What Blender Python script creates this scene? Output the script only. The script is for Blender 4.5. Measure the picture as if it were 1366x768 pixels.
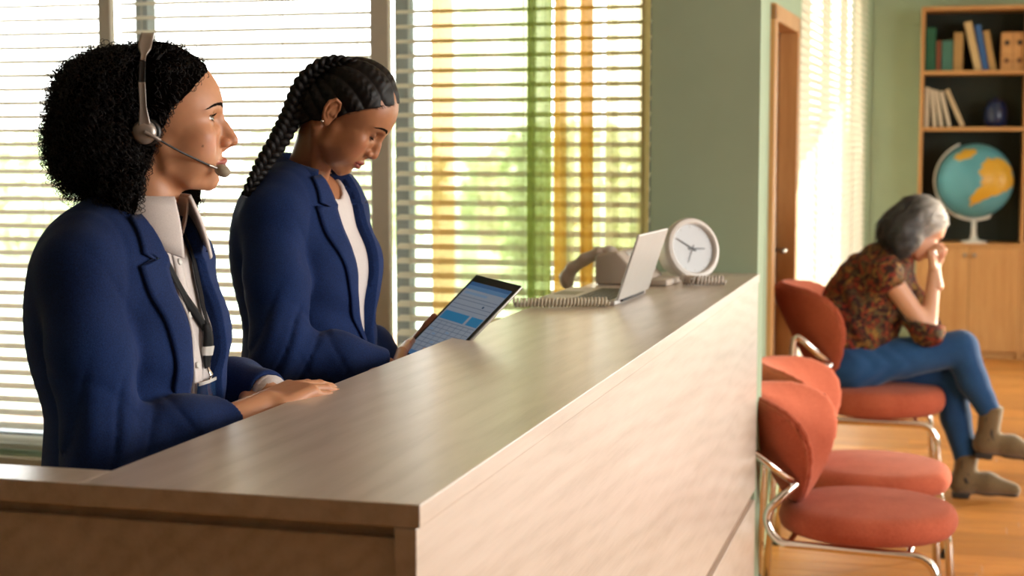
import bpy, bmesh, math, random
import numpy as np
from mathutils import Vector, Matrix, Euler

for _o in list(bpy.data.objects):
    bpy.data.objects.remove(_o)
SC = bpy.context.scene
COL = SC.collection
random.seed(7)
RNG = np.random.default_rng(7)
PI = math.pi

# ------------------------------------------------------------------ camera
cam_d = bpy.data.cameras.new('camera')
cam = bpy.data.objects.new('camera', cam_d)
COL.objects.link(cam)
cam.location = (0, 0, 1.493)
cam.rotation_euler = (math.radians(90 - 5.2041), 0, math.radians(15.347))
cam_d.sensor_width = 36.0
cam_d.lens = 36.0 * 2130.0 / 1366.0
cam_d.clip_start = 0.05
cam_d.clip_end = 400
cam_d.dof.use_dof = True
cam_d.dof.focus_distance = 2.65
cam_d.dof.aperture_fstop = 5.2
SC.camera = cam

# ------------------------------------------------------------------ light
SC.view_settings.view_transform = 'Standard'
SC.view_settings.look = 'None'
SC.view_settings.exposure = 0.10
SC.view_settings.gamma = 1.0
SC.view_settings.use_curve_mapping = False

world = bpy.data.worlds.new('sky')
SC.world = world
world.use_nodes = True
_wn = world.node_tree
_wn.nodes.clear()
_out = _wn.nodes.new('ShaderNodeOutputWorld')
_bg = _wn.nodes.new('ShaderNodeBackground')
_tc = _wn.nodes.new('ShaderNodeTexCoord')
_sep = _wn.nodes.new('ShaderNodeSeparateXYZ')
_rmp = _wn.nodes.new('ShaderNodeValToRGB')
_rmp.color_ramp.elements[0].position = 0.0
_rmp.color_ramp.elements[0].color = (1.0, 0.985, 0.95, 1)
_rmp.color_ramp.elements[1].position = 0.6
_rmp.color_ramp.elements[1].color = (0.80, 0.90, 1.0, 1)
_wn.links.new(_tc.outputs['Generated'], _sep.inputs[0])
_wn.links.new(_sep.outputs['Z'], _rmp.inputs[0])
_wn.links.new(_rmp.outputs[0], _bg.inputs['Color'])
_bg.inputs['Strength'].default_value = 8.0
_wn.links.new(_bg.outputs[0], _out.inputs[0])

# low sun behind the far wall, shining through the garden window beyond the bookcase
sun_d = bpy.data.lights.new('sun', 'SUN')
sun_d.energy = 9.0
sun_d.angle = math.radians(0.35)
sun_d.color = (1.0, 0.86, 0.66)
sun = bpy.data.objects.new('sun', sun_d)
COL.objects.link(sun)
sun.rotation_euler = Vector((-1.2, -1.0, -0.17)).to_track_quat('-Z', 'Y').to_euler()

def area_light(name, loc, aim, sx, sy, power, color):
    d = bpy.data.lights.new(name, 'AREA')
    d.shape = 'RECTANGLE'
    d.size, d.size_y, d.energy, d.color = sx, sy, power, color
    o = bpy.data.objects.new(name, d)
    COL.objects.link(o)
    o.location = loc
    o.rotation_euler = (Vector(aim) - Vector(loc)).to_track_quat('-Z', 'Y').to_euler()
    return o
# added soft fill lamp in place of unseen windows on the lobby's right
area_light('lobby_fill_light', (4.2, 3.3, 1.75), (-1.0, 3.0, 1.2), 3.4, 2.0, 205, (1.0, 0.97, 0.94))
area_light('waiting_fill_light', (4.6, 6.6, 1.9), (-0.4, 7.6, 0.7), 2.4, 1.8, 74, (1.0, 0.98, 0.94))  # added fill lamp that brightens the waiting area

# ------------------------------------------------------------------ object helpers
def link(name, me, mat=None, parent=None, smooth=False, kind=None):
    o = bpy.data.objects.new(name, me)
    COL.objects.link(o)
    if mat is not None:
        me.materials.clear()
        me.materials.append(mat)
    if parent is not None:
        o.parent = parent
    if kind:
        o['kind'] = kind
    if smooth:
        me.polygons.foreach_set('use_smooth', [True] * len(me.polygons))
    return o

def tag(o, label=None, cat=None, group=None):
    if label: o['label'] = label
    if cat: o['category'] = cat
    if group: o['group'] = group
    return o

def thing(name, label, cat, loc=(0, 0, 0), rot=(0, 0, 0), group=None):
    o = bpy.data.objects.new(name, None)
    o.empty_display_size = 0.05
    COL.objects.link(o)
    o.location = loc
    o.rotation_euler = rot
    return tag(o, label, cat, group)

class MB:
    """collects shapes, becomes one mesh"""
    def __init__(s):
        s.bm = bmesh.new()
    def box(s, lo, hi, bev=0.0, seg=2, mat=None):
        r = bmesh.ops.create_cube(s.bm, size=1.0)
        vs = r['verts']
        c = [(a + b) / 2 for a, b in zip(lo, hi)]
        d = [b - a for a, b in zip(lo, hi)]
        for v in vs:
            v.co = Vector((v.co.x * d[0] + c[0], v.co.y * d[1] + c[1], v.co.z * d[2] + c[2]))
        if bev > 0:
            es = list({e for v in vs for e in v.link_edges})
            r2 = bmesh.ops.bevel(s.bm, geom=es, offset=bev, segments=seg, affect='EDGES', profile=0.5)
            vs = list({v for f in r2['faces'] for v in f.verts} | {v for v in vs if v.is_valid})
        if mat is not None:
            bmesh.ops.transform(s.bm, matrix=mat, verts=[v for v in vs if v.is_valid])
        return s
    def tube(s, pts, r, n=10, cap=True, closed=False):
        pts = [Vector(p) for p in pts]
        m = len(pts)
        rr = r if hasattr(r, '__len__') else [r] * m
        rings = []
        ref = None
        for i, p in enumerate(pts):
            if closed:
                t = pts[(i + 1) % m] - pts[(i - 1) % m]
            else:
                t = pts[min(i + 1, m - 1)] - pts[max(i - 1, 0)]
            t.normalize()
            if ref is None:
                ref = Vector((0, 0, 1)) if abs(t.z) < 0.9 else Vector((1, 0, 0))
            ref = (ref - t * ref.dot(t)).normalized()
            b = t.cross(ref)
            rings.append([s.bm.verts.new(p + (ref * math.cos(2 * PI * k / n) + b * math.sin(2 * PI * k / n)) * rr[i]) for k in range(n)])
        rng = range(m if closed else m - 1)
        for i in rng:
            A, B = rings[i], rings[(i + 1) % m]
            for k in range(n):
                s.bm.faces.new((A[k], A[(k + 1) % n], B[(k + 1) % n], B[k]))
        if cap and not closed:
            s.bm.faces.new(rings[0][::-1]); s.bm.faces.new(rings[-1])
        return s
    def lathe(s, prof, n=32, mat=None):
        rings = []
        for (r, z) in prof:
            if r < 1e-6:
                rings.append([s.bm.verts.new((0, 0, z))])
            else:
                rings.append([s.bm.verts.new((r * math.cos(2 * PI * k / n), r * math.sin(2 * PI * k / n), z)) for k in range(n)])
        for A, B in zip(rings, rings[1:]):
            for k in range(n):
                a, b, c, d = A[k % len(A)], A[(k + 1) % len(A)], B[(k + 1) % len(B)], B[k % len(B)]
                q = []
                for v in (a, b, c, d):
                    if v not in q: q.append(v)
                if len(q) > 2: s.bm.faces.new(q)
        if mat is not None:
            bmesh.ops.transform(s.bm, matrix=mat, verts=[v for R in rings for v in R])
        return s
    def prism(s, poly, depth, mat=None):
        """polygon in xy extruded along z by depth"""
        a = [s.bm.verts.new((x, y, 0)) for x, y in poly]
        b = [s.bm.verts.new((x, y, depth)) for x, y in poly]
        n = len(poly)
        s.bm.faces.new(a[::-1]); s.bm.faces.new(b)
        for i in range(n):
            s.bm.faces.new((a[i], a[(i + 1) % n], b[(i + 1) % n], b[i]))
        if mat is not None:
            bmesh.ops.transform(s.bm, matrix=mat, verts=a + b)
        return s
    def grid(s, fn, nu, nv, closed_u=False):
        V = [[s.bm.verts.new(fn(i / (nu if closed_u else nu - 1), j / (nv - 1))) for j in range(nv)] for i in range(nu)]
        for i in range(nu if closed_u else nu - 1):
            for j in range(nv - 1):
                s.bm.faces.new((V[i][j], V[(i + 1) % nu][j], V[(i + 1) % nu][j + 1], V[i][j + 1]))
        return s
    def mesh(s, name):
        bmesh.ops.recalc_face_normals(s.bm, faces=s.bm.faces[:])
        me = bpy.data.meshes.new(name)
        s.bm.to_mesh(me); s.bm.free()
        return me
    def build(s, name, mat, parent=None, smooth=False, kind=None):
        return link(name, s.mesh(name), mat, parent, smooth, kind)

def autosmooth(o, ang=35):
    me = o.data
    me.polygons.foreach_set('use_smooth', [True] * len(me.polygons))
    try:
        me.set_sharp_from_angle(angle=math.radians(ang))
    except Exception:
        pass
    return o

def spline(pts, n=8, closed=False):
    """catmull-rom through points"""
    P = [np.array(p, float) for p in pts]
    out = []
    m = len(P)
    segs = m if closed else m - 1
    for i in range(segs):
        p0 = P[(i - 1) % m] if (closed or i > 0) else 2 * P[0] - P[1]
        p1, p2 = P[i], P[(i + 1) % m]
        p3 = P[(i + 2) % m] if (closed or i + 2 < m) else 2 * P[-1] - P[-2]
        for k in range(n):
            t = k / n
            out.append(0.5 * (2 * p1 + (p2 - p0) * t + (2 * p0 - 5 * p1 + 4 * p2 - p3) * t * t + (3 * p1 - p0 - 3 * p2 + p3) * t ** 3))
    if not closed: out.append(P[-1])
    return [Vector(p) for p in out]

def fillet(pts, r, n=5):
    """round the inner corners of a polyline"""
    P = [Vector(p) for p in pts]
    out = [P[0]]
    for i in range(1, len(P) - 1):
        a, b, c = P[i - 1], P[i], P[i + 1]
        u, v = (a - b), (c - b)
        rr = min(r, u.length * 0.49, v.length * 0.49)
        p, q = b + u.normalized() * rr, b + v.normalized() * rr
        for k in range(n + 1):
            t = k / n
            out.append(p * (1 - t) ** 2 + b * 2 * t * (1 - t) + q * t * t)
    out.append(P[-1])
    return out

# ------------------------------------------------------------------ materials
def srgb(h):
    h = h.lstrip('#')
    c = [int(h[i:i + 2], 16) / 255 for i in (0, 2, 4)]
    return tuple(((x / 12.92) if x <= 0.04045 else ((x + 0.055) / 1.055) ** 2.4) for x in c) + (1,)

class NT:
    def __init__(s, name):
        s.m = bpy.data.materials.new(name)
        s.m.use_nodes = True
        s.t = s.m.node_tree
        s.b = s.t.nodes['Principled BSDF']
        s.out = s.t.nodes['Material Output']
    def n(s, typ, **kw):
        x = s.t.nodes.new(typ)
        for k, v in kw.items():
            if k.startswith('_'): setattr(x, k[1:], v)
        return x
    def l(s, a, b): s.t.links.new(a, b)
    def coord(s, kind='Object', scale=(1, 1, 1), rot=(0, 0, 0)):
        tc = s.n('ShaderNodeTexCoord'); mp = s.n('ShaderNodeMapping')
        mp.inputs['Scale'].default_value = scale
        mp.inputs['Rotation'].default_value = rot
        s.l(tc.outputs[kind], mp.inputs[0])
        return mp.outputs[0]
    def noise(s, vec, scale, detail=4, rough=0.5, dist=0.0):
        x = s.n('ShaderNodeTexNoise')
        x.inputs['Scale'].default_value = scale
        x.inputs['Detail'].default_value = detail
        x.inputs['Roughness'].default_value = rough
        x.inputs['Distortion'].default_value = dist
        s.l(vec, x.inputs['Vector'])
        return x.outputs['Fac']
    def ramp(s, fac, stops):
        r = s.n('ShaderNodeValToRGB')
        e = r.color_ramp.elements
        while len(e) < len(stops): e.new(0.5)
        for i, (p, c) in enumerate(stops):
            e[i].position = p; e[i].color = c
        s.l(fac, r.inputs[0])
        return r.outputs[0]
    def bump(s, h, strength=0.2, dist=0.002):
        b = s.n('ShaderNodeBump')
        b.inputs['Strength'].default_value = strength
        b.inputs['Distance'].default_value = dist
        s.l(h, b.inputs['Height'])
        s.l(b.outputs[0], s.b.inputs['Normal'])
    def set(s, **kw):
        for k, v in kw.items():
            s.b.inputs[k.replace('_', ' ')].default_value = v
        return s

def plain(name, col, rough=0.5, metal=0.0, var=0.06, scale=30, bump=0.0, spec=0.5, coat=0.0):
    t = NT(name)
    c = srgb(col) if isinstance(col, str) else col
    v = t.coord()
    f = t.noise(v, scale, 3)
    lo = tuple(x * (1 - var) for x in c[:3]) + (1,)
    hi = tuple(min(1, x * (1 + var)) for x in c[:3]) + (1,)
    t.l(t.ramp(f, [(0.3, lo), (0.7, hi)]), t.b.inputs['Base Color'])
    t.set(Roughness=rough, Metallic=metal)
    t.b.inputs['Specular IOR Level'].default_value = spec
    t.b.inputs['Coat Weight'].default_value = coat
    if bump: t.bump(f, bump)
    return t.m

def wood(name, dark, light, scale=(2, 30, 30), rough=0.45, bump=0.1, ring=3.0, spec=0.5, pores=0.5):
    """grain runs along object X for the default scale"""
    t = NT(name)
    v = t.coord('Object', scale)
    f1 = t.noise(v, 1.0, 6, 0.6, 0.6)
    v2 = t.coord('Object', tuple(x * 5 for x in scale))
    f2 = t.noise(v2, 1.4, 4, 0.65)
    mx = t.n('ShaderNodeMix'); mx.data_type = 'FLOAT'
    mx.inputs[0].default_value = 0.35
    t.l(f1, mx.inputs[2]); t.l(f2, mx.inputs[3])
    a, b = srgb(dark), srgb(light)
    t.l(t.ramp(mx.outputs[0], [(0.32, a), (0.68, b)]), t.b.inputs['Base Color'])
    t.set(Roughness=rough)
    t.b.inputs['Specular IOR Level'].default_value = spec
    t.bump(mx.outputs[0], bump)
    return t.m

def fabric(name, c1, c2, scale=900, bump=0.35, rough=0.9, sheen=0.3, stretch=(1, 1, 1), mott=6):
    t = NT(name)
    v = t.coord('Object', stretch)
    f = t.noise(v, scale, 2, 0.6)
    g = t.noise(v, mott, 3, 0.5)
    mx = t.n('ShaderNodeMix'); mx.data_type = 'FLOAT'
    mx.inputs[0].default_value = 0.3
    t.l(f, mx.inputs[2]); t.l(g, mx.inputs[3])
    t.l(t.ramp(mx.outputs[0], [(0.35, srgb(c1)), (0.65, srgb(c2))]), t.b.inputs['Base Color'])
    t.set(Roughness=rough)
    t.b.inputs['Sheen Weight'].default_value = sheen
    t.b.inputs['Specular IOR Level'].default_value = 0.2
    t.bump(f, bump, 0.001)
    return t.m

def vmat(name, rough, coat=0.0, sss=0.0, bump=0, bscale=300, spec=0.4):
    t = NT(name); a = t.n('ShaderNodeAttribute'); a.attribute_name = 'tint'
    t.l(a.outputs['Color'], t.b.inputs['Base Color']); t.set(Roughness=rough)
    t.b.inputs['Coat Weight'].default_value = coat; t.b.inputs['Specular IOR Level'].default_value = spec
    if sss:
        t.b.inputs['Subsurface Weight'].default_value = sss
        t.b.inputs['Subsurface Radius'].default_value = (0.012, 0.005, 0.0025)
        t.b.inputs['Subsurface Scale'].default_value = 0.5
    if bump:
        t.bump(t.noise(t.coord(), bscale, 3), bump, 0.0006)
    return t.m

M = {}
M['white_plastic'] = plain('white_plastic', '#d9d6cf', 0.4)
M['cream_plastic'] = plain('cream_plastic', '#b9aea0', 0.42)
M['black_plastic'] = plain('black_plastic', '#141414', 0.4)
M['chrome'] = plain('chrome', '#e6e2dc', 0.12, 1.0, 0.02)
M['aluminium'] = plain('aluminium', '#c9c9c8', 0.38, 0.75, 0.02)
M['steel'] = plain('steel', '#9a968f', 0.3, 0.9, 0.03)

# ------------------------------------------------------------------ distance-field sculpting (bodies, cloth, pads)
def smin(a, b, k):
    h = np.clip(0.5 + 0.5 * (b - a) / k, 0, 1)
    return b + (a - b) * h - k * h * (1 - h)
def smax(a, b, k):
    return -smin(-a, -b, k)
def ell(P, c, r, R=None):
    q = P - np.asarray(c, np.float32)
    if R is not None: q = q @ np.asarray(R, np.float32)
    r = np.asarray(r, np.float32)
    k0 = np.sqrt(((q / r) ** 2).sum(-1)) + 1e-9
    k1 = np.sqrt(((q / (r * r)) ** 2).sum(-1)) + 1e-9
    return k0 * (k0 - 1) / k1
def cone(P, a, b, r1, r2=None):
    if r2 is None: r2 = r1
    a = np.asarray(a, np.float32); b = np.asarray(b, np.float32)
    ba = b - a
    h = np.clip(((P - a) @ ba) / (ba @ ba + 1e-12), 0, 1)
    return np.linalg.norm(P - a - h[:, None] * ba, axis=1) - (r1 + (r2 - r1) * h)
def chain(P, pts, rad, k=0.01):
    d = None
    for i in range(len(pts) - 1):
        e = cone(P, pts[i], pts[i + 1], rad[i], rad[i + 1])
        d = e if d is None else smin(d, e, k)
    return d
def rbox(P, c, h, r, R=None):
    q = P - np.asarray(c, np.float32)
    if R is not None: q = q @ np.asarray(R, np.float32)
    q = np.abs(q) - (np.asarray(h, np.float32) - r)
    return np.linalg.norm(np.maximum(q, 0), axis=1) + np.minimum(q.max(1), 0) - r
def roty(a):
    c, s = math.cos(a), math.sin(a)
    return np.array([[c, 0, s], [0, 1, 0], [-s, 0, c]])
def rotz(a):
    c, s = math.cos(a), math.sin(a)
    return np.array([[c, -s, 0], [s, c, 0], [0, 0, 1]])
def rotx(a):
    c, s = math.cos(a), math.sin(a)
    return np.array([[1, 0, 0], [0, c, -s], [0, s, c]])

def sculpt(f, lo, hi, h, smooth=1, project=True):
    """surface nets of the zero set of f inside lo..hi; f takes (N,3). Returns verts, quads"""
    B = 4
    lo = np.asarray(lo, np.float32)
    n = np.ceil((np.asarray(hi) - lo) / (h * B)).astype(int)
    gx = [np.arange(n[i] + 1) * (h * B) + lo[i] for i in range(3)]
    CP = np.stack(np.meshgrid(*gx, indexing='ij'), -1).reshape(-1, 3).astype(np.float32)
    cv = f(CP).reshape(n + 1)
    N = n * B + 1
    V = np.repeat(np.repeat(np.repeat(cv, B, 0), B, 1), B, 2)[:N[0], :N[1], :N[2]].astype(np.float32)
    near = np.abs(cv) < h * B * 2.3
    act = np.zeros(n, bool)
    for a in (0, 1):
        for b in (0, 1):
            for c in (0, 1):
                act |= near[a:n[0] + a, b:n[1] + b, c:n[2] + c]
    fine = np.zeros(N, bool)
    A = np.repeat(np.repeat(np.repeat(act, B, 0), B, 1), B, 2)
    for a in (0, 1):
        for b in (0, 1):
            for c in (0, 1):
                fine[a:a + A.shape[0], b:b + A.shape[1], c:c + A.shape[2]] |= A
    I = np.argwhere(fine)
    vals = np.empty(len(I), np.float32)
    for s in range(0, len(I), 400000):
        vals[s:s + 400000] = f((I[s:s + 400000] * h + lo).astype(np.float32))
    V[fine] = vals
    # pad outside
    V[0], V[-1] = np.maximum(V[0], h), np.maximum(V[-1], h)
    V[:, 0], V[:, -1] = np.maximum(V[:, 0], h), np.maximum(V[:, -1], h)
    V[:, :, 0], V[:, :, -1] = np.maximum(V[:, :, 0], h), np.maximum(V[:, :, -1], h)
    S = V < 0
    cs = S[:-1, :-1, :-1].astype(np.int8)
    tot = np.zeros_like(cs)
    offs = [(a, b, c) for a in (0, 1) for b in (0, 1) for c in (0, 1)]
    for a, b, c in offs:
        tot += S[a:N[0] - 1 + a, b:N[1] - 1 + b, c:N[2] - 1 + c]
    cells = np.argwhere((tot > 0) & (tot < 8))
    idx = -np.ones(tot.shape, np.int64)
    idx[cells[:, 0], cells[:, 1], cells[:, 2]] = np.arange(len(cells))
    acc = np.zeros((len(cells), 3)); cnt = np.zeros(len(cells))
    for a, b, c in offs:
        for ax in range(3):
            o = [a, b, c]
            if o[ax]: continue
            o2 = list(o); o2[ax] = 1
            v0 = V[cells[:, 0] + o[0], cells[:, 1] + o[1], cells[:, 2] + o[2]]
            v1 = V[cells[:, 0] + o2[0], cells[:, 1] + o2[1], cells[:, 2] + o2[2]]
            m = (v0 < 0) != (v1 < 0)
            t = np.where(m, v0 / np.where(m, v0 - v1, 1), 0)
            p = np.tile(np.array(o, float), (len(cells), 1)); p[:, ax] = t
            acc[m] += p[m]; cnt[m] += 1
    verts = (cells + acc / cnt[:, None]) * h + lo
    quads = []
    for ax in range(3):
        u, w = (ax + 1) % 3, (ax + 2) % 3
        sl0 = [slice(None)] * 3; sl1 = [slice(None)] * 3
        sl0[ax] = slice(0, N[ax] - 1); sl1[ax] = slice(1, N[ax])
        E = S[tuple(sl0)] != S[tuple(sl1)]
        e = np.argwhere(E)
        e = e[(e[:, u] > 0) & (e[:, w] > 0) & (e[:, u] < N[u] - 1) & (e[:, w] < N[w] - 1)]
        flip = S[e[:, 0], e[:, 1], e[:, 2]]
        def ci(du, dw):
            q = e.copy(); q[:, u] -= du; q[:, w] -= dw
            return idx[q[:, 0], q[:, 1], q[:, 2]]
        q = np.stack([ci(1, 1), ci(0, 1), ci(0, 0), ci(1, 0)], 1)
        q[~flip] = q[~flip][:, ::-1]
        quads.append(q)
    quads = np.concatenate(quads)
    quads = quads[(quads >= 0).all(1)]
    for _ in range(smooth):
        a2 = np.zeros_like(verts); c2 = np.zeros(len(verts))
        for i in range(4):
            j = (i + 1) % 4
            np.add.at(a2, quads[:, i], verts[quads[:, j]]); np.add.at(c2, quads[:, i], 1)
            np.add.at(a2, quads[:, j], verts[quads[:, i]]); np.add.at(c2, quads[:, j], 1)
        verts = 0.5 * verts + 0.5 * a2 / np.maximum(c2, 1)[:, None]
    return verts, quads

def np_mesh(name, verts, faces):
    me = bpy.data.meshes.new(name)
    verts = np.asarray(verts, np.float32); faces = np.asarray(faces, np.int32)
    k = faces.shape[1]
    me.vertices.add(len(verts)); me.vertices.foreach_set('co', verts.ravel())
    me.loops.add(faces.size); me.loops.foreach_set('vertex_index', faces.ravel())
    me.polygons.add(len(faces))
    me.polygons.foreach_set('loop_start', np.arange(0, faces.size, k, dtype=np.int32))
    me.update(calc_edges=True)
    me.validate()
    me.polygons.foreach_set('use_smooth', np.ones(len(me.polygons), bool))
    return me

def join_arrays(parts):
    V, Fs, o = [], [], 0
    for v, f in parts:
        V.append(v); Fs.append(np.asarray(f) + o); o += len(v)
    return np.concatenate(V), np.concatenate(Fs)

def vcol(me, cols, name='tint'):
    a = me.color_attributes.new(name, 'FLOAT_COLOR', 'POINT')
    c = np.ones((len(me.vertices), 4), np.float32); c[:, :3] = cols
    a.data.foreach_set('color', c.ravel())
# ================================================================== SETTING
M['sage'] = plain('sage_paint', '#a4b79c', 0.85, var=0.03, scale=6, spec=0.2)
M['plaster'] = plain('plaster', '#3c362e', 0.9, var=0.03, scale=5, spec=0.2)
M['oak'] = wood('oak', '#b07b42', '#cf9f66', (2.0, 26, 26), 0.5)
M['oak_v'] = wood('oak_vertical', '#b58149', '#cf9f66', (26, 26, 1.6), 0.5)
M['door_wood'] = wood('door_wood', '#5c391b', '#754a24', (24, 24, 1.6), 0.5)
M['floor_wood'] = wood('floor_wood', '#a8692c', '#d29148', (3.0, 40, 40), 0.38, 0.08)
M['frame_paint'] = plain('frame_paint', '#ddd6c4', 0.5, var=0.03)
M['frame_dark'] = plain('frame_dark', '#9aa4ae', 0.45, var=0.03)

def glass_mat():
    m = bpy.data.materials.new('window_glass'); m.use_nodes = True
    t = m.node_tree; t.nodes.clear()
    o = t.nodes.new('ShaderNodeOutputMaterial'); mx = t.nodes.new('ShaderNodeMixShader')
    tr = t.nodes.new('ShaderNodeBsdfTransparent'); gl = t.nodes.new('ShaderNodeBsdfGlossy')
    lw = t.nodes.new('ShaderNodeLayerWeight'); lw.inputs[0].default_value = 0.5
    pw = t.nodes.new('ShaderNodeMath'); pw.operation = 'POWER'; pw.inputs[1].default_value = 5.0
    fr = t.nodes.new('ShaderNodeMath'); fr.operation = 'MULTIPLY_ADD'; fr.inputs[1].default_value = 0.5; fr.inputs[2].default_value = 0.03
    t.links.new(lw.outputs['Facing'], pw.inputs[0]); t.links.new(pw.outputs[0], fr.inputs[0])
    gl.inputs['Roughness'].default_value = 0.02
    tr.inputs[0].default_value = (0.985, 0.995, 0.99, 1)
    t.links.new(fr.outputs[0], mx.inputs[0]); t.links.new(tr.outputs[0], mx.inputs[1]); t.links.new(gl.outputs[0], mx.inputs[2])
    t.links.new(mx.outputs[0], o.inputs[0])
    return m
M['glass'] = glass_mat()

def translucent(name, col, rough_col=None, trans=0.4, alpha=1.0, bump_scale=0):
    """thin material letting light through"""
    m = bpy.data.materials.new(name); m.use_nodes = True
    t = m.node_tree; t.nodes.clear()
    o = t.nodes.new('ShaderNodeOutputMaterial')
    d = t.nodes.new('ShaderNodeBsdfDiffuse'); tl = t.nodes.new('ShaderNodeBsdfTranslucent')
    mx = t.nodes.new('ShaderNodeMixShader'); mx.inputs[0].default_value = trans
    c = srgb(col)
    d.inputs[0].default_value = c; tl.inputs[0].default_value = c
    t.links.new(d.outputs[0], mx.inputs[1]); t.links.new(tl.outputs[0], mx.inputs[2])
    t.links.new(mx.outputs[0], o.inputs[0])
    return m
M['slat'] = translucent('slat_enamel', '#e2e0d6', trans=0.40)
M['slat_light'] = translucent('slat_pale', '#e2dccb', trans=0.16)

# ---- floor: planks where the lens sees the lobby floor, a plain board surface beyond
floor = MB().box((-5.0, -3.0, -0.12), (5.6, 11.9, -0.014)).build('floor', M['floor_wood'], kind='structure')
pm = []
for L in (0.9, 1.2, 1.5):
    pm.append(MB().box((0, 0.0008, -0.014), (L - 0.0016, 0.1192, 0.0), 0.0012, 1).mesh('plank'))
k = 0
for r in range(60):
    y = 4.85 + r * 0.12
    if y > 11.6: break
    x = -0.66 + 0.02 * (r % 3) - [0.0, 0.45, 0.2, 0.7][r % 4] * 0.6
    x = max(x, -0.60) if False else x
    first = True
    while x < 1.75:
        li = (r * 7 + k * 3) % 3
        L = (0.9, 1.2, 1.5)[li]
        o = link('plank', pm[li], None, floor)
        if not pm[li].materials: pm[li].materials.append(M['floor_wood'])
        o.location = (x, y, 0)
        x += L; k += 1
rest = MB()
rest.box((1.60, 4.85, -0.014), (5.6, 11.9, -0.001)); rest.box((-0.5, -3, -0.014), (5.6, 4.85, -0.001)); rest.box((-5, -3, -0.014), (-0.5, 4.85, -0.001))
rest.build('floor_boards', M['floor_wood'], floor, kind='stuff')
# give every plank its own shade
def floor_tones():
    m = M['floor_wood']; t = m.node_tree
    oi = t.nodes.new('ShaderNodeObjectInfo'); hs = t.nodes.new('ShaderNodeHueSaturation'); mr = t.nodes.new('ShaderNodeMapRange')
    mr.inputs['To Min'].default_value = 0.82; mr.inputs['To Max'].default_value = 1.15
    b = t.nodes['Principled BSDF']; src = b.inputs['Base Color'].links[0].from_socket
    t.links.new(oi.outputs['Random'], mr.inputs['Value']); t.links.new(mr.outputs[0], hs.inputs['Value'])
    t.links.new(src, hs.inputs['Color']); t.links.new(hs.outputs[0], b.inputs['Base Color'])
floor_tones()

# ---- shell
MB().box((-5.1, -3.1, 2.95), (5.7, 12.0, 3.05)).build('ceiling', plain('ceiling_paint', '#d8d4c8', 0.9, spec=0.2), kind='structure')
ww = MB()
ww.box((-5.0, 4.75, 0.0), (-0.871, 4.95, 0.43)); ww.box((-5.0, 4.75, 2.72), (-0.871, 4.95, 2.95))
ww.box((-5.0, 4.75, 0.43), (-3.62, 4.95, 2.72)); ww.box((-0.871, 4.75, 0.0), (-0.548, 4.90, 2.95))
ww.build('wall_front', M['sage'], kind='structure')
MB().box((-5.1, -3.0, 0), (-5.0, 4.95, 2.95)).build('wall_left', M['sage'], kind='structure')
wr = MB()
wr.box((5.6, -3.0, 0), (5.7, 10.15, 2.95)); wr.box((5.6, 11.7, 0), (5.7, 11.9, 2.95)); wr.box((5.6, 10.15, 2.12), (5.7, 11.7, 2.95)); wr.box((5.6, 10.15, 0), (5.7, 11.7, 0.12))
wr.build('wall_right', M['sage'], kind='structure')
w4 = MB()
for y in (10.18, 11.67): w4.box((5.62, y - 0.03, 0.12), (5.68, y + 0.03, 2.12))
w4.box((5.62, 10.15, 0.12), (5.68, 11.7, 0.17)); w4.box((5.62, 10.15, 2.07), (5.68, 11.7, 2.12))
w4o = w4.build('window_4', M['frame_paint'], kind='structure')  # unseen window, added so the sun reaches the chairs and seated woman
MB().box((5.645, 10.17, 0.14), (5.651, 11.68, 2.10)).build('pane', M['glass'], w4o)
MB().box((-5.1, -3.1, 0), (5.7, -3.0, 2.95)).build('wall_rear', M['plaster'], kind='structure')
# far wall with the garden window on the right (outside the frame)
wb = MB()
GX0, GX1, GZ0, GZ1 = 1.30, 5.45, 0.12, 2.12
wb.box((-0.70, 11.78, 0), (GX0, 11.90, 2.95)); wb.box((GX1, 11.78, 0), (5.6, 11.90, 2.95))
wb.box((GX0, 11.78, GZ1), (GX1, 11.90, 2.95)); wb.box((GX0, 11.78, 0), (GX1, 11.90, GZ0))
wb.build('wall_back', M['sage'], kind='structure')
gw = MB()
gw.box((GX0, 11.80, GZ0), (GX0 + 0.05, 11.86, GZ1)); gw.box((GX1 - 0.05, 11.80, GZ0), (GX1, 11.86, GZ1))
gw.box((GX0, 11.80, GZ0), (GX1, 11.86, GZ0 + 0.05)); gw.box((GX0, 11.80, GZ1 - 0.05), (GX1, 11.86, GZ1))
for x in (2.34, 3.38, 4.42): gw.box((x - 0.03, 11.80, GZ0), (x + 0.03, 11.86, GZ1))
gwo = gw.build('window_3', M['frame_paint'], kind='structure')
MB().box((GX0 + 0.02, 11.83, GZ0 + 0.02), (GX1 - 0.02, 11.836, GZ1 - 0.02)).build('pane', M['glass'], gwo)

# ---- wall with the door and the long blind window, along the waiting area
W0, WA = (-0.737, 4.85, 0.0), -math.radians(1.378)
wl = MB()
DS0, DS1, DZ = 1.60, 2.33, 1.985
S0, S1 = 2.60, 6.90
wl.box((-0.14, 0.03, 0), (0, DS0, 2.95)); wl.box((-0.14, DS0, DZ), (0, DS1, 2.95)); wl.box((-0.14, DS1, 0), (0, S0, 2.95))
wl.box((-0.14, S0, 0), (0, S1, 0.16)); wl.box((-0.14, S0, 2.62), (0, S1, 2.95)); wl.box((-0.14, S1, 0), (0, 6.93, 2.95))
wlo = wl.build('wall_side', M['sage'], kind='structure'); wlo.location = W0; wlo.rotation_euler = (0, 0, WA)
def on_wall(o): o.location = W0; o.rotation_euler = (0, 0, WA); return o
d = MB(); d.box((-0.10, DS0 + 0.01, 0.005), (-0.06, DS1 - 0.01, DZ - 0.01), 0.003, 1)
door = on_wall(d.build('door_1', M['door_wood'], kind='structure'))
f = MB()
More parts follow.
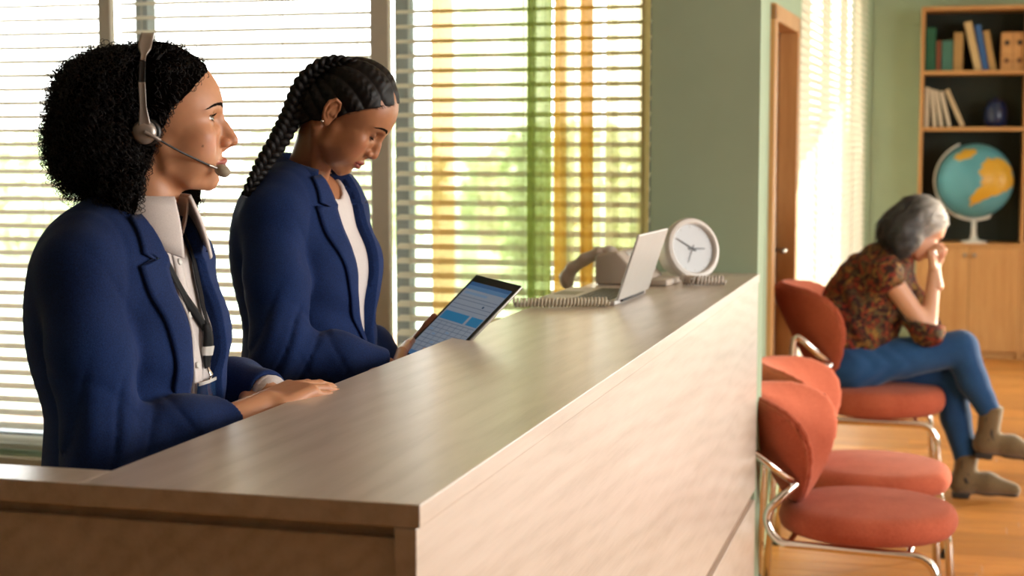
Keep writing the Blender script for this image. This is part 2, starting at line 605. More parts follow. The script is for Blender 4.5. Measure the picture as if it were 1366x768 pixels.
f.box((-0.13, DS0 - 0.055, 0), (0.022, DS0 + 0.012, DZ + 0.05), 0.004, 1); f.box((-0.13, DS1 - 0.012, 0), (0.022, DS1 + 0.055, DZ + 0.05), 0.004, 1)
f.box((-0.13, DS0 - 0.055, DZ - 0.012), (0.022, DS1 + 0.055, DZ + 0.055), 0.004, 1)
f.build('door_frame', M['oak_v'], door)
MB().tube(fillet([(-0.06, DS1 - 0.07, 1.02), (-0.015, DS1 - 0.07, 1.02), (-0.015, DS1 - 0.19, 1.02)], 0.015), 0.009, 10).build('door_handle', M['steel'], door, True)
w2 = MB()
w2.box((-0.12, S0, 0.16), (-0.07, S0 + 0.05, 2.62)); w2.box((-0.12, S1 - 0.05, 0.16), (-0.07, S1, 2.62))
w2.box((-0.12, S0, 0.16), (-0.07, S1, 0.22)); w2.box((-0.12, S0, 2.56), (-0.07, S1, 2.62))
for s in (3.62, 4.68, 5.8): w2.box((-0.12, s - 0.03, 0.16), (-0.07, s + 0.03, 2.62))
w2o = on_wall(w2.build('window_2', M['frame_paint'], kind='structure'))
MB().box((-0.098, S0 + 0.02, 0.2), (-0.092, S1 - 0.02, 2.6)).build('pane', M['glass'], w2o)

# ---- main window behind the desk
wf = MB()
for x in (-3.61, -2.615, -1.70, -0.90): wf.box((x - 0.022, 4.86, 0.43), (x + 0.022, 4.92, 2.72))
wf.box((-3.62, 4.86, 0.43), (-0.871, 4.92, 0.485)); wf.box((-3.62, 4.86, 2.66), (-0.871, 4.92, 2.72))
w1 = wf.build('window_1', M['frame_dark'], kind='structure')
for a, b in ((-3.59, -2.637), (-2.593, -1.722), (-1.678, -0.922)):
    MB().box((a, 4.888, 0.48), (b, 4.894, 2.665)).build('pane', M['glass'], w1)
for x, wd in ((-2.682, 0.047), (-1.729, 0.062)):
    MB().box((x - wd / 2, 4.735, 0.40), (x + wd / 2, 4.765, 2.74), 0.003, 1).build('mullion', M['frame_paint'], w1)
MB().box((-3.66, 4.722, 0.385), (-0.86, 4.86, 0.425), 0.006, 2).build('window_sill', M['frame_paint'], w1)

# ---- venetian blinds
def slat_mesh(length, width, camber=0.004, th=0.0012):
    n = 5
    b = MB()
    R = []
    for sx in (0, 1):
        R.append([b.bm.verts.new((length * sx, (i / (n - 1) - 0.5) * width, camber * (1 - (i / (n - 1) * 2 - 1) ** 2))) for i in range(n)])
    for i in range(n - 1):
        b.bm.faces.new((R[0][i], R[1][i], R[1][i + 1], R[0][i + 1]))
    return b.mesh('slat')

def blind(label, loc, rz, width, z0, z1, spacing, sw, tilt, mat, group, cords):
    """local x along the window, local +y away from the room"""
    t = thing('venetian_blind', label, 'blind', loc, (0, 0, rz), group)
    me = slat_mesh(width, sw); me.materials.append(mat)
    me.polygons.foreach_set('use_smooth', [True] * len(me.polygons))
    n = int((z1 - 0.06 - z0) / spacing)
    for i in range(n):
        o = link('slat', me, None, t)
        o.location = (0, 0, z0 + 0.03 + spacing * i)
        o.rotation_euler = (tilt, 0, 0)
    MB().box((0, -sw * 0.5, z1 - 0.045), (width, sw * 0.5, z1), 0.002, 1).build('headrail', mat, t)
    MB().box((0, -sw * 0.42, z0 - 0.004), (width, sw * 0.42, z0 + 0.014), 0.003, 1).build('bottom_rail', mat, t)
    for c in cords:
        for s in (-1, 1):
            yy = s * sw * 0.5 * math.cos(tilt)
            MB().tube([(c, yy, z0), (c, yy, z1 - 0.04)], 0.0013, 5).build('ladder_cord', mat, t)
    return t
G = 'venetian blinds of the front window'
blind('half open blind on the far left, left of the narrow brown mullion', (-3.59, 4.80, 0), 0, 0.885, 0.445, 2.70, 0.046, 0.053, math.radians(17), M['slat'], G, (0.10, 0.64, 0.80))
blind('half open blind between both mullions, behind the two women', (-2.655, 4.80, 0), 0, 0.895, 0.445, 2.70, 0.046, 0.053, math.radians(17), M['slat'], G, (0.06, 0.30, 0.585, 0.84))
blind('half open blind behind the coloured curtains, next to the green pier', (-1.694, 4.80, 0), 0, 0.815, 0.445, 2.70, 0.046, 0.053, math.radians(17), M['slat'], G, (0.05, 0.42, 0.76))
G2 = 'closed blinds beside the waiting chairs'
def wall_pt(n_, s_): 
    c, s = math.cos(WA), math.sin(WA)
    return (W0[0] + n_ * c - s_ * s, W0[1] + n_ * s + s_ * c, 0)
blind('nearly closed pale blind next to the brown door', wall_pt(-0.035, 2.615), PI / 2 + WA, 2.055, 0.18, 2.60, 0.042, 0.050, math.radians(58), M['slat_light'], G2, (0.1, 1.0, 1.95))
blind('nearly closed pale blind in the corner by the far green wall', wall_pt(-0.035, 4.69), PI / 2 + WA, 2.19, 0.18, 2.60, 0.042, 0.050, math.radians(58), M['slat_light'], G2, (0.1, 1.1, 2.1))

# wide slatted blind of the garden window, it draws the stripes of sun on the side wall
gb = thing('venetian_blind', 'wide open blind of the garden window right of the bookcase', 'blind', (GX0 + 0.03, 11.74, 0), (0, 0, 0))
gme = slat_mesh(GX1 - GX0 - 0.06, 0.035); gme.materials.append(M['slat'])
for i in range(int((GZ1 - GZ0 - 0.1) / 0.085)):
    o = link('slat', gme, None, gb); o.location = (0, 0, GZ0 + 0.07 + 0.085 * i); o.rotation_euler = (math.radians(-3), 0, 0)
MB().box((0, -0.02, GZ1 - 0.04), (GX1 - GX0 - 0.06, 0.02, GZ1)).build('headrail', M['slat'], gb)

# ---- curtains
TLF = 0.62      # share of the light the cloth lets through
def curtain_mat(name, stops, period, alpha):
    m = bpy.data.materials.new(name); m.use_nodes = True
    t = m.node_tree; t.nodes.clear()
    o = t.nodes.new('ShaderNodeOutputMaterial')
    uv = t.nodes.new('ShaderNodeUVMap'); sp = t.nodes.new('ShaderNodeSeparateXYZ')
    r = t.nodes.new('ShaderNodeValToRGB'); e = r.color_ramp.elements
    while len(e) < len(stops): e.new(0.5)
    for i, (p, c) in enumerate(stops): e[i].position = p; e[i].color = srgb(c[0])[:3] + (c[1],)
    t.links.new(uv.outputs[0], sp.inputs[0]); t.links.new(sp.outputs[0], r.inputs[0])
    d = t.nodes.new('ShaderNodeBsdfDiffuse'); tl = t.nodes.new('ShaderNodeBsdfTranslucent'); tr = t.nodes.new('ShaderNodeBsdfTransparent')
    m1 = t.nodes.new('ShaderNodeMixShader'); m1.inputs[0].default_value = 0.85
    m2 = t.nodes.new('ShaderNodeMixShader'); m2.inputs[0].default_value = alpha
    t.links.new(r.outputs[0], d.inputs[0])
    dk = t.nodes.new('ShaderNodeMix'); dk.data_type = 'RGBA'; dk.inputs[0].default_value = 1.0 - alpha
    t.links.new(r.outputs[0], dk.inputs[6]); dk.inputs[7].default_value = (0, 0, 0, 1); t.links.new(dk.outputs[2], tl.inputs[0])
    t.links.new(r.outputs['Alpha'], m2.inputs[0])
    g = t.nodes.new('ShaderNodeMix'); g.data_type = 'RGBA'; g.inputs[0].default_value = 0.75
    g.inputs[6].default_value = (1, 1, 1, 1); t.links.new(r.outputs[0], g.inputs[7]); t.links.new(g.outputs[2], tr.inputs[0])
    t.links.new(d.outputs[0], m1.inputs[1]); t.links.new(tl.outputs[0], m1.inputs[2])
    t.links.new(tr.outputs[0], m2.inputs[1]); t.links.new(m1.outputs[0], m2.inputs[2])
    t.links.new(m2.outputs[0], o.inputs[0])
    return m
def curtain(label, x0, x1, y, waves, amp, mat, lean=0.0):
    nu, nv = waves * 16 + 1, 14
    V, UV = [], []
    for j in range(nv):
        v = j / (nv - 1); z = 0.04 + v * 2.70
        for i in range(nu):
            u = i / (nu - 1)
            ph = u * waves * 2 * PI
            a = amp * (1.0 - 0.25 * v) * (0.75 + 0.35 * math.sin(u * 9.1 + 1))
            x = x0 + (x1 - x0) * u + 0.28 * a * math.sin(2 * ph + 0.4) + lean * (1 - v) * u
            V.append((x, y + a * math.sin(ph + 0.5 * math.sin(u * 14)) + 0.006 * math.sin(v * 9 + u * 20), z)); UV.append(u)
    Fc = [(j * nu + i, j * nu + i + 1, (j + 1) * nu + i + 1, (j + 1) * nu + i) for j in range(nv - 1) for i in range(nu - 1)]
    me = np_mesh('curtain', np.array(V), np.array(Fc))
    uvl = me.uv_layers.new(name='uv')
    li = np.empty(len(me.loops), np.int32); me.loops.foreach_get('vertex_index', li)
    uvs = np.stack([np.array(UV)[li], np.zeros(len(li))], 1).astype(np.float32)
    uvl.data.foreach_set('uv', uvs.ravel())
    t = thing('curtain', label, 'curtain', (0, 0, 0), group='sheer curtains of the front window')
    link('curtain_cloth', me, mat, t)
    MB().tube([(x0 + 0.004, y, 2.745), (x1 - 0.004, y, 2.745)], 0.008, 8).build('curtain_rail', M['steel'], t, True)
    return t
O_, Y_, G_, T_ = '#f4c577', '#f5eac6', '#dbe6ae', '#ead9a4'
cm1 = curtain_mat('sheer_yellow_green', [(0.0, (O_, 0.82)), (0.20, (O_, 0.76)), (0.25, (Y_, 0.52)), (0.32, (G_, 0.70)), (0.42, (G_, 0.66)), (0.47, (Y_, 0.56)), (0.62, (Y_, 0.48)), (0.68, (G_, 0.40)), (0.78, (G_, 0.72)), (1.0, (G_, 0.74))], 1, TLF)
cm2 = curtain_mat('green_fold', [(0.0, ('#b9ca6c', 0.93)), (0.5, ('#c6d582', 0.86)), (1.0, ('#b9ca6c', 0.93))], 1, TLF)
cm3 = curtain_mat('sheer_orange', [(0.0, ('#f2b848', 0.93)), (0.24, ('#f2be56', 0.90)), (0.29, (T_, 0.72)), (0.42, (T_, 0.60)), (0.46, (Y_, 0.25)), (0.52, (Y_, 0.25)), (0.56, ('#efac3c', 0.95)), (0.82, ('#f0b248', 0.92)), (0.86, (Y_, 0.25)), (1.0, (Y_, 0.3))], 1, TLF)
cm4 = curtain_mat('sheer_tan', [(0.0, (T_, 0.75)), (0.26, (T_, 0.70)), (0.32, ('#ece0b4', 0.48)), (0.70, ('#ece0b4', 0.48)), (0.76, ('#dfcb8e', 0.80)), (1.0, ('#d6c07e', 0.90))], 1, TLF)
curtain('sheer curtain panel in pale yellow and green, left of the dense green fold', -1.545, -1.215, 4.695, 3, 0.012, cm1)
curtain('dense green curtain fold between the sheer yellow panels', -1.235, -1.160, 4.672, 1, 0.008, cm2)
curtain('sheer curtain panel with bright orange stripes, right of the green fold', -1.158, -1.014, 4.697, 2, 0.012, cm3)
curtain('sheer tan curtain panel on the right edge, beside the green pier', -1.000, -0.868, 4.703, 2, 0.010, cm4)

# ---- outside: paving, lawn and a hedge in bright daylight
MB().box((-30, 4.96, -0.55), (30, 9.0, -0.5)).build('ground_paving', plain('pale_paving', '#d9c6b6', 0.8, var=0.1, scale=3), kind='structure')
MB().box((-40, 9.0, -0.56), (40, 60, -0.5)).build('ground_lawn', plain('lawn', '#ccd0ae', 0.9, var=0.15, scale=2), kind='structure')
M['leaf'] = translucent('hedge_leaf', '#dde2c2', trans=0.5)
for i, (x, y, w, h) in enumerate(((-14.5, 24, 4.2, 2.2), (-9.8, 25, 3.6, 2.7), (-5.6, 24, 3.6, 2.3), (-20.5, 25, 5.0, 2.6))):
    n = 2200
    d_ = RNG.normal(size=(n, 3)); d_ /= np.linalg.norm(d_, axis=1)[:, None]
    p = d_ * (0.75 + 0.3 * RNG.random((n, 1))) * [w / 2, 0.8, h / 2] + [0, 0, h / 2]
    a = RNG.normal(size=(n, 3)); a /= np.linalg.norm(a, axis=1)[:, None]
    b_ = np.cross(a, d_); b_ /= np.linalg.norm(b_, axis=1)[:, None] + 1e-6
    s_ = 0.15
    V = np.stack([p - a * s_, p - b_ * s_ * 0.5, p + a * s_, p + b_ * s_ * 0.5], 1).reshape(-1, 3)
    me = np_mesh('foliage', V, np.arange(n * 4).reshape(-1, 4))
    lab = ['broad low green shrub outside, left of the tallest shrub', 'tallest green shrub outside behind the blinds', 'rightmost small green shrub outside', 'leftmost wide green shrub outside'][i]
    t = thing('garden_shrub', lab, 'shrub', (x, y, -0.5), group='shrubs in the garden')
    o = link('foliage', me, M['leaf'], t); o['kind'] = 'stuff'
    MB().tube([(0, 0, 0), (0.03, 0, h * 0.6)], [0.07, 0.04], 8).build('trunk', M['oak'], t)
# ================================================================== RECEPTION COUNTER
def laminate():
    t = NT('pale_oak_laminate')
    v = t.coord('Object', (14, 1.1, 14))
    f1 = t.noise(v, 1.3, 5, 0.55, 0.9)
    v2 = t.coord('Object', (160, 9, 160)); f2 = t.noise(v2, 1.0, 4, 0.7)
    # cathedral grain: rings of a very flat, stretched field
    v3 = t.coord('Object', (3.2, 0.55, 3.2)); w = t.n('ShaderNodeTexWave')
    w.wave_type = 'RINGS'; w.rings_direction = 'SPHERICAL'
    w.inputs['Scale'].default_value = 3.4; w.inputs['Distortion'].default_value = 5.5; w.inputs['Detail'].default_value = 3; w.inputs['Detail Scale'].default_value = 1.2
    t.l(v3, w.inputs['Vector'])
    m1 = t.n('ShaderNodeMix'); m1.data_type = 'FLOAT'; m1.inputs[0].default_value = 0.35
    t.l(f1, m1.inputs[2]); t.l(f2, m1.inputs[3])
    m2 = t.n('ShaderNodeMix'); m2.data_type = 'FLOAT'; m2.inputs[0].default_value = 0.10
    t.l(m1.outputs[0], m2.inputs[2]); t.l(w.outputs['Fac'], m2.inputs[3])
    t.l(t.ramp(m2.outputs[0], [(0.30, srgb('#b9aa97')), (0.5, srgb('#cdbfaf')), (0.72, srgb('#dacdbf'))]), t.b.inputs['Base Color'])
    t.set(Roughness=0.36)
    t.b.inputs['Specular IOR Level'].default_value = 0.7
    t.b.inputs['Coat Weight'].default_value = 0.5; t.b.inputs['Coat Roughness'].default_value = 0.30
    t.bump(f2, 0.12, 0.0006)
    return t.m
M['laminate'] = laminate()
M['groove'] = plain('groove_shadow_strip', '#8c6a52', 0.7)
CX0, CX1, CY0, CY1, CZ = -0.952, -0.541, 1.598, 4.748, 1.106
ct = thing('reception_counter', 'long pale wooden reception counter with a raised top and end ledge', 'counter', (0, 0, 0))
def cpart(name, boxes, mat='laminate', bev=0.0015):
    b = MB()
    for lo, hi in boxes: b.box(lo, hi, bev, 2)
    o = b.build(name, M[mat], ct)
    return o
b = MB(); b.prism([(CX0, CY0), (CX1, CY0), (CX1, CY1), (-0.855, CY1), (-0.855, 4.662), (CX0, 4.662)], 0.026, Matrix.Translation((0, 0, CZ - 0.026)))
bmesh.ops.bevel(b.bm, geom=b.bm.edges[:], offset=0.0015, segments=2, affect='EDGES', profile=0.5)
b.build('worktop', M['laminate'], ct)
cpart('end_ledge', [((-2.4, CY0, CZ - 0.026), (CX0 + 0.0005, CY0 + 0.076, CZ))])
cpart('front_panel', [((CX1 - 0.030, CY0 + 0.0, 0.455), (CX1 - 0.004, CY1, CZ - 0.0265))])
cpart('lower_panel', [((CX1 - 0.030, CY0 + 0.0, 0.055), (CX1 - 0.004, CY1, 0.425))])
cpart('shadow_gap', [((CX1 - 0.034, CY0 + 0.002, 0.424), (CX1 - 0.018, CY1, 0.456))], 'groove')
cpart('end_panel', [((-2.4, CY0 + 0.014, 0.055), (CX1 - 0.031, CY0 + 0.036, CZ - 0.042))])
cpart('end_rail', [((-2.4, CY0 + 0.024, CZ - 0.0425), (CX1 - 0.031, CY0 + 0.036, CZ - 0.0265))])
cpart('plinth', [((CX1 - 0.06, CY0 + 0.03, 0.0), (CX1 - 0.04, CY1, 0.056)), ((-2.4, CY0 + 0.03, 0), (CX1 - 0.06, CY0 + 0.05, 0.056))], 'groove')
cpart('arm_shelf', [((-1.030, 2.25, 1.030), (CX0 + 0.004, 3.2, 1.048))])
cpart('inner_panel', [((CX0 + 0.06, CY0 + 0.04, 0.0), (CX0 + 0.08, 4.66, CZ - 0.0265))])

# ------------------------------------------------------------------ laptop (rear of the lid faces the lobby)
lt = thing('laptop', 'slim silver open laptop standing on the counter, lid back toward the lobby', 'laptop', (-0.756, 3.868, CZ + 0.0005), (0, 0, math.radians(-2.5)))
M['silver'] = plain('laptop_silver', '#c4c1bd', 0.42, 0.35, 0.02)
M['deck'] = plain('laptop_deck', '#8f8d74', 0.5, 0.2, 0.02)
b = MB(); b.box((-0.200, -0.16, 0), (0.0, 0.16, 0.012), 0.004, 3); b.build('deck', M['silver'], lt)
key = MB().box((-0.006, -0.006, 0), (0.006, 0.006, 0.0016), 0.001, 1).mesh('key'); key.materials.append(M['black_plastic'])
for r in range(6):
    for c in range(14):
        o = link('key', key, None, lt); o.location = (-0.022 - r * 0.0165, -0.136 + c * 0.0209, 0.0118)
        o.scale = (1.15, 1.45, 1)
MB().box((-0.190, -0.045, 0.0112), (-0.130, 0.045, 0.0124), 0.0004, 1).build('trackpad', M['deck'], lt)
LA = math.radians(18)
lm = Matrix.Translation((0.004, 0, 0.012)) @ Matrix.Rotation(LA, 4, 'Y')
b = MB(); b.box((-0.003, -0.16, 0.0), (0.003, 0.16, 0.166), 0.0028, 2, lm); lid = b.build('lid', M['silver'], lt)
b = MB(); b.box((-0.0036, -0.150, 0.012), (-0.0031, 0.150, 0.157), 0, 1, lm); b.build('screen', M['black_plastic'], lid)
b = MB(); b.tube([(0.002, -0.11, 0.010), (0.002, 0.11, 0.010)], 0.0055, 10); b.build('hinge', M['black_plastic'], lt, True)

# ------------------------------------------------------------------ desk telephone
M['phone'] = plain('phone_plastic', '#c4b8ab', 0.4, var=0.03)
ph = thing('desk_telephone', 'beige corded desk telephone behind the silver laptop', 'telephone', (-0.868, 4.335, CZ + 0.0005), (0, 0, math.radians(-8)))
b = MB()
b.prism([(-0.055, 0), (0.085, 0), (0.085, 0.022), (0.01, 0.092), (-0.055, 0.080)], 0.17, Matrix.Translation((0, 0.085, 0)) @ Matrix.Rotation(PI / 2, 4, 'X'))
bmesh.ops.bevel(b.bm, geom=b.bm.edges[:], offset=0.008, segments=3, affect='EDGES', profile=0.5)
autosmooth(b.build('phone_body', M['phone'], ph), 40)
b = MB(); b.box((0.088, -0.075, 0.0), (0.150, 0.06, 0.018), 0.006, 3); autosmooth(b.build('base_plate', M['phone'], ph), 40)
kb = MB().box((-0.007, -0.006, 0), (0.007, 0.006, 0.004), 0.0015, 1).mesh('phone_key'); kb.materials.append(M['white_plastic'])
sl = math.atan2(0.070, 0.075)
for r in range(4):
    for c in range(3):
        o = link('phone_key', kb, None, ph); x = 0.020 + r * 0.016
        o.location = (x, -0.03 + c * 0.022, 0.092 - (x - 0.01) * math.tan(sl) + 0.0005); o.rotation_euler = (0, sl, 0)
def hs(P):
    d = chain(P, [(-0.10, 0, -0.016), (-0.06, 0, 0.004), (0, 0, 0.010), (0.06, 0, 0.004), (0.10, 0, -0.016)], [0.023, 0.020, 0.019, 0.020, 0.023], 0.012)
    for s in (-1, 1):
        d = smin(d, cone(P, (s * 0.096, 0, -0.012), (s * 0.102, 0, -0.026), 0.022, 0.025), 0.012)
    return d
v, q = sculpt(hs, (-0.15, -0.045, -0.085), (0.15, 0.045, 0.055), 0.0035)
hset = link('handset', np_mesh('handset', v, q), M['phone'], ph)
hset.scale = (0.74, 0.9, 0.85); hset.location = (-0.112, 0.0, 0.054); hset.rotation_euler = (math.radians(0), math.radians(-30), math.radians(12))
def coil(path, R, r, pitch, n=10, tn=6):
    P = spline(path, 24); L = [0]
    for a, b_ in zip(P, P[1:]): L.append(L[-1] + (b_ - a).length)
    tot = L[-1]; turns = tot / pitch; m = int(turns * n)
    pts = []; j = 0
    for i in range(m + 1):
        s = tot * i / m
        while j < len(L) - 2 and L[j + 1] < s: j += 1
        t_ = (s - L[j]) / max(L[j + 1] - L[j], 1e-9); p = P[j].lerp(P[j + 1], t_)
        tg = (P[min(j + 1, len(P) - 1)] - P[j]).normalized()
        sd = tg.cross(Vector((0, 0, 1))).normalized(); upv = sd.cross(tg)
        a = 2 * PI * i / n
        pts.append(p + sd * math.cos(a) * R + upv * math.sin(a) * R)
    return MB().tube(pts, r, tn)
M['cord'] = plain('cord_cream', '#c9bda4', 0.5, var=0.03)
cd = coil([(-0.985, 3.60, CZ + 0.0125), (-0.945, 3.615, CZ + 0.0125), (-0.88, 3.635, CZ + 0.0125), (-0.83, 3.66, CZ + 0.0125), (-0.775, 3.685, CZ + 0.0125)], 0.0090, 0.0030, 0.0084).build('telephone_cord', M['cord'], None, True)
tag(cd, 'coiled cream telephone cord in front of the laptop keyboard', 'cord', 'coiled cords on the counter')
c2 = coil([(-0.702, 4.308, CZ + 0.0145), (-0.68, 4.303, CZ + 0.0145), (-0.655, 4.30, CZ + 0.0145), (-0.588, 4.325, CZ + 0.0145)], 0.0105, 0.0038, 0.0092).build('telephone_cord', M['phone'], None, True)
tag(c2, 'coiled beige cord lying below the white clock, near the wall', 'cord', 'coiled cords on the counter')

# ------------------------------------------------------------------ clock
ck = thing('desk_clock', 'round white drum clock with thin grey hands on the counter end', 'clock', (-0.70, 4.44, CZ))
ck.rotation_euler = (0, 0, 0)
CR = 0.088
az = math.radians(137); nx, ny = math.sin(az), math.cos(az); el = math.radians(14)
zax = Vector((nx * math.cos(el), ny * math.cos(el), math.sin(el))).normalized()
xax = Vector((0, 0, 1)).cross(zax).normalized(); yax = zax.cross(xax)
cmx = Matrix((xax, yax, zax)).transposed().to_4x4()
cmx.translation = (0.005, -0.01, CR * 0.985 + 0.004)
def cl(name, prof, mat, parent, n=48):
    b = MB(); b.lathe(prof, n, cmx); return autosmooth(b.build(name, M[mat], parent), 40)
M['clock_white'] = plain('clock_shell', '#dedad4', 0.35, var=0.02)
M['clock_dial'] = plain('clock_dial', '#c3c8cb', 0.4, var=0.03)
cl('housing', [(0, -0.085), (CR * 0.62, -0.085), (CR * 0.72, -0.078), (CR * 0.93, -0.012), (CR * 0.97, 0.0), (CR * 0.80, 0.001), (0, 0.001)], 'clock_white', ck)
cl('rim', [(CR * 0.78, 0.002), (CR * 0.79, 0.012), (CR * 0.84, 0.0165), (CR * 0.94, 0.014), (CR, 0.006), (CR, -0.004), (CR * 0.94, -0.008)], 'clock_white', ck)
cl('dial', [(0, 0.0035), (CR * 0.785, 0.0035), (CR * 0.785, 0.0)], 'clock_dial', ck)
def hand(name, ang, L, w):
    b = MB()
    b.prism([(-w, -0.012), (w, -0.012), (w * 0.5, L), (-w * 0.5, L)], 0.001, cmx @ Matrix.Translation((0, 0, 0.0055)) @ Matrix.Rotation(ang, 4, 'Z'))
    b.build(name, plain('hand_grey', '#54585a', 0.4) if 'hand_grey' not in bpy.data.materials else bpy.data.materials['hand_grey'], ck)
hand('minute_hand', math.radians(58), CR * 0.66, 0.0022)
hand('hour_hand', math.radians(-92), CR * 0.46, 0.0026)
hand('alarm_hand', math.radians(152), CR * 0.5, 0.0010)
for i in range(12):
    a = 2 * PI * i / 12
    b = MB(); b.box((-0.0008, CR * 0.68, 0.0036), (0.0008, CR * 0.74, 0.0042), 0, 1, cmx @ Matrix.Rotation(a, 4, 'Z')); b.build('hour_mark', M['steel'], ck)
b = MB(); b.box((-0.03, -0.02, 0.0), (0.03, 0.015, 0.012), 0.004, 2); b.build('foot', M['clock_white'], ck)
# ================================================================== WAITING AREA
M['terracotta'] = fabric('terracotta_weave', '#8f3e26', '#bb6248', 420, 0.6, 0.95, 0.05, (1, 1, 1), 8)
M['rust'] = plain('piping_rust', '#a04c2c', 0.8)
def seat_f(P):
    q = P / np.array([1, 1, 1], np.float32)
    d = ell(P, (0.0, 0, 0.0), (0.285, 0.285, 0.050))
    e = rbox(P, (0, 0, 0), (0.27, 0.27, 0.040), 0.039)
    r = np.sqrt((P[:, 0]) ** 2 + (P[:, 1]) ** 2) - 0.272
    return smax(smin(d, e, 0.02), r, 0.05)
sv, sq = sculpt(seat_f, (-0.31, -0.31, -0.08), (0.31, 0.31, 0.08), 0.0125, 2)
seat_me = np_mesh('seat', sv, sq); seat_me.materials.append(M['terracotta'])
BR = roty(math.radians(-31))
WRAP = 2.2                                   # the sides of the backrest curve forward
def bend(P):
    q = P @ BR.astype(np.float32)
    q[:, 0] -= WRAP * q[:, 1] ** 2
    return q
def back_f(P):
    q = bend(P)
    return smax(ell(q, (-0.004, 0, 0), (0.064, 0.275, 0.198)), -(q[:, 0] + 0.016), 0.02)
bv, bq = sculpt(back_f, (-0.24, -0.3, -0.25), (0.30, 0.3, 0.27), 0.0105, 2)
back_me = np_mesh('backrest', bv, bq); back_me.materials.append(M['terracotta'])
def shell_f(P):
    q = bend(P)
    return smax(smax(ell(q, (-0.012, 0, 0), (0.052, 0.277, 0.200)), q[:, 0] + 0.006, 0.010), -(q[:, 0] + 0.045), 0.012)
hv, hq = sculpt(shell_f, (-0.24, -0.3, -0.25), (0.30, 0.3, 0.27), 0.0085, 2)
shell_me = np_mesh('back_shell', hv, hq); shell_me.materials.append(M['terracotta'])
def pip(k):
    pts = []
    for i in range(48):
        a = 2 * PI * i / 48
        y, z = 0.267 * math.cos(a), 0.192 * math.sin(a)
        pts.append(BR @ np.array([-0.012 + WRAP * y * y, y, z]))
    return MB().tube(pts, 0.006, 6, closed=True).mesh('piping')
pip_me = pip(0); pip_me.materials.append(M['rust'])
ZS = 0.325
BC = (-0.288, 0, 0.530)
def frame_mesh(s):
    y = 0.225 * s
    b = MB()
    b.tube(fillet([(0.235, y, 0.0), (0.215, y, ZS - 0.055), (-0.235, y * 0.98, ZS - 0.05), (-0.275, y * 0.96, ZS + 0.03), (-0.18, y * 0.9, ZS + 0.13)], 0.07, 7), 0.0125, 12)
    return b.mesh('side_rail')
def rear_leg_mesh(s):
    y = 0.235 * s
    b = MB()
    b.tube(fillet([(-0.345, y, 0.0), (-0.325, y, 0.555), (-0.19, y * 0.92, ZS + 0.135)], 0.05, 7), 0.0125, 12)
    return b.mesh('leg')
fm = [frame_mesh(s) for s in (-1, 1)]; rm = [rear_leg_mesh(s) for s in (-1, 1)]
for m_ in fm + rm:
    m_.materials.append(M['chrome']); m_.polygons.foreach_set('use_smooth', [True] * len(m_.polygons))
cross = MB().tube([(0.14, -0.225, ZS - 0.055), (0.14, 0.225, ZS - 0.055)], 0.010, 10).mesh('cross_bar')
cross.materials.append(M['chrome'])
glide = MB().lathe([(0, 0), (0.016, 0), (0.016, 0.012), (0, 0.012)], 12).mesh('floor_glide'); glide.materials.append(M['black_plastic'])
def chair(label, x, y, rz, sc=1.0, zs=1.0):
    t = thing('lounge_chair', label, 'chair', (x, y, 0), (0, 0, rz), 'terracotta waiting chairs')
    t.scale = (sc, sc, sc * zs)
    o = link('seat', seat_me, None, t); o.location = (0, 0, ZS)
    o = link('backrest', back_me, None, t); o.location = BC
    s_ = link('back_shell', shell_me, None, o)
    p_ = link('piping', pip_me, None, o)
    for m_ in fm: link('side_rail', m_, None, t)
    for m_ in rm: link('leg', m_, None, t)
    link('cross_bar', cross, None, t)
    cb = link('cross_bar', cross, None, t); cb.location = (-0.34, 0, 0.004)
    for gx, gy in ((0.235, 0.225), (0.235, -0.225), (-0.345, 0.235), (-0.345, -0.235)):
        g = link('floor_glide', glide, None, t); g.location = (gx, gy, 0)
    return t
chair('nearest terracotta lounge chair, at the end of the counter', -0.225, 5.00, math.radians(-4), 1.04)
chair('middle terracotta lounge chair, between the nearest one and the seated woman', -0.245, 5.64, math.radians(-2), 1.04)
chair('terracotta lounge chair the grey-haired woman sits on', -0.280, 6.86, math.radians(4), 1.07, 1.21)

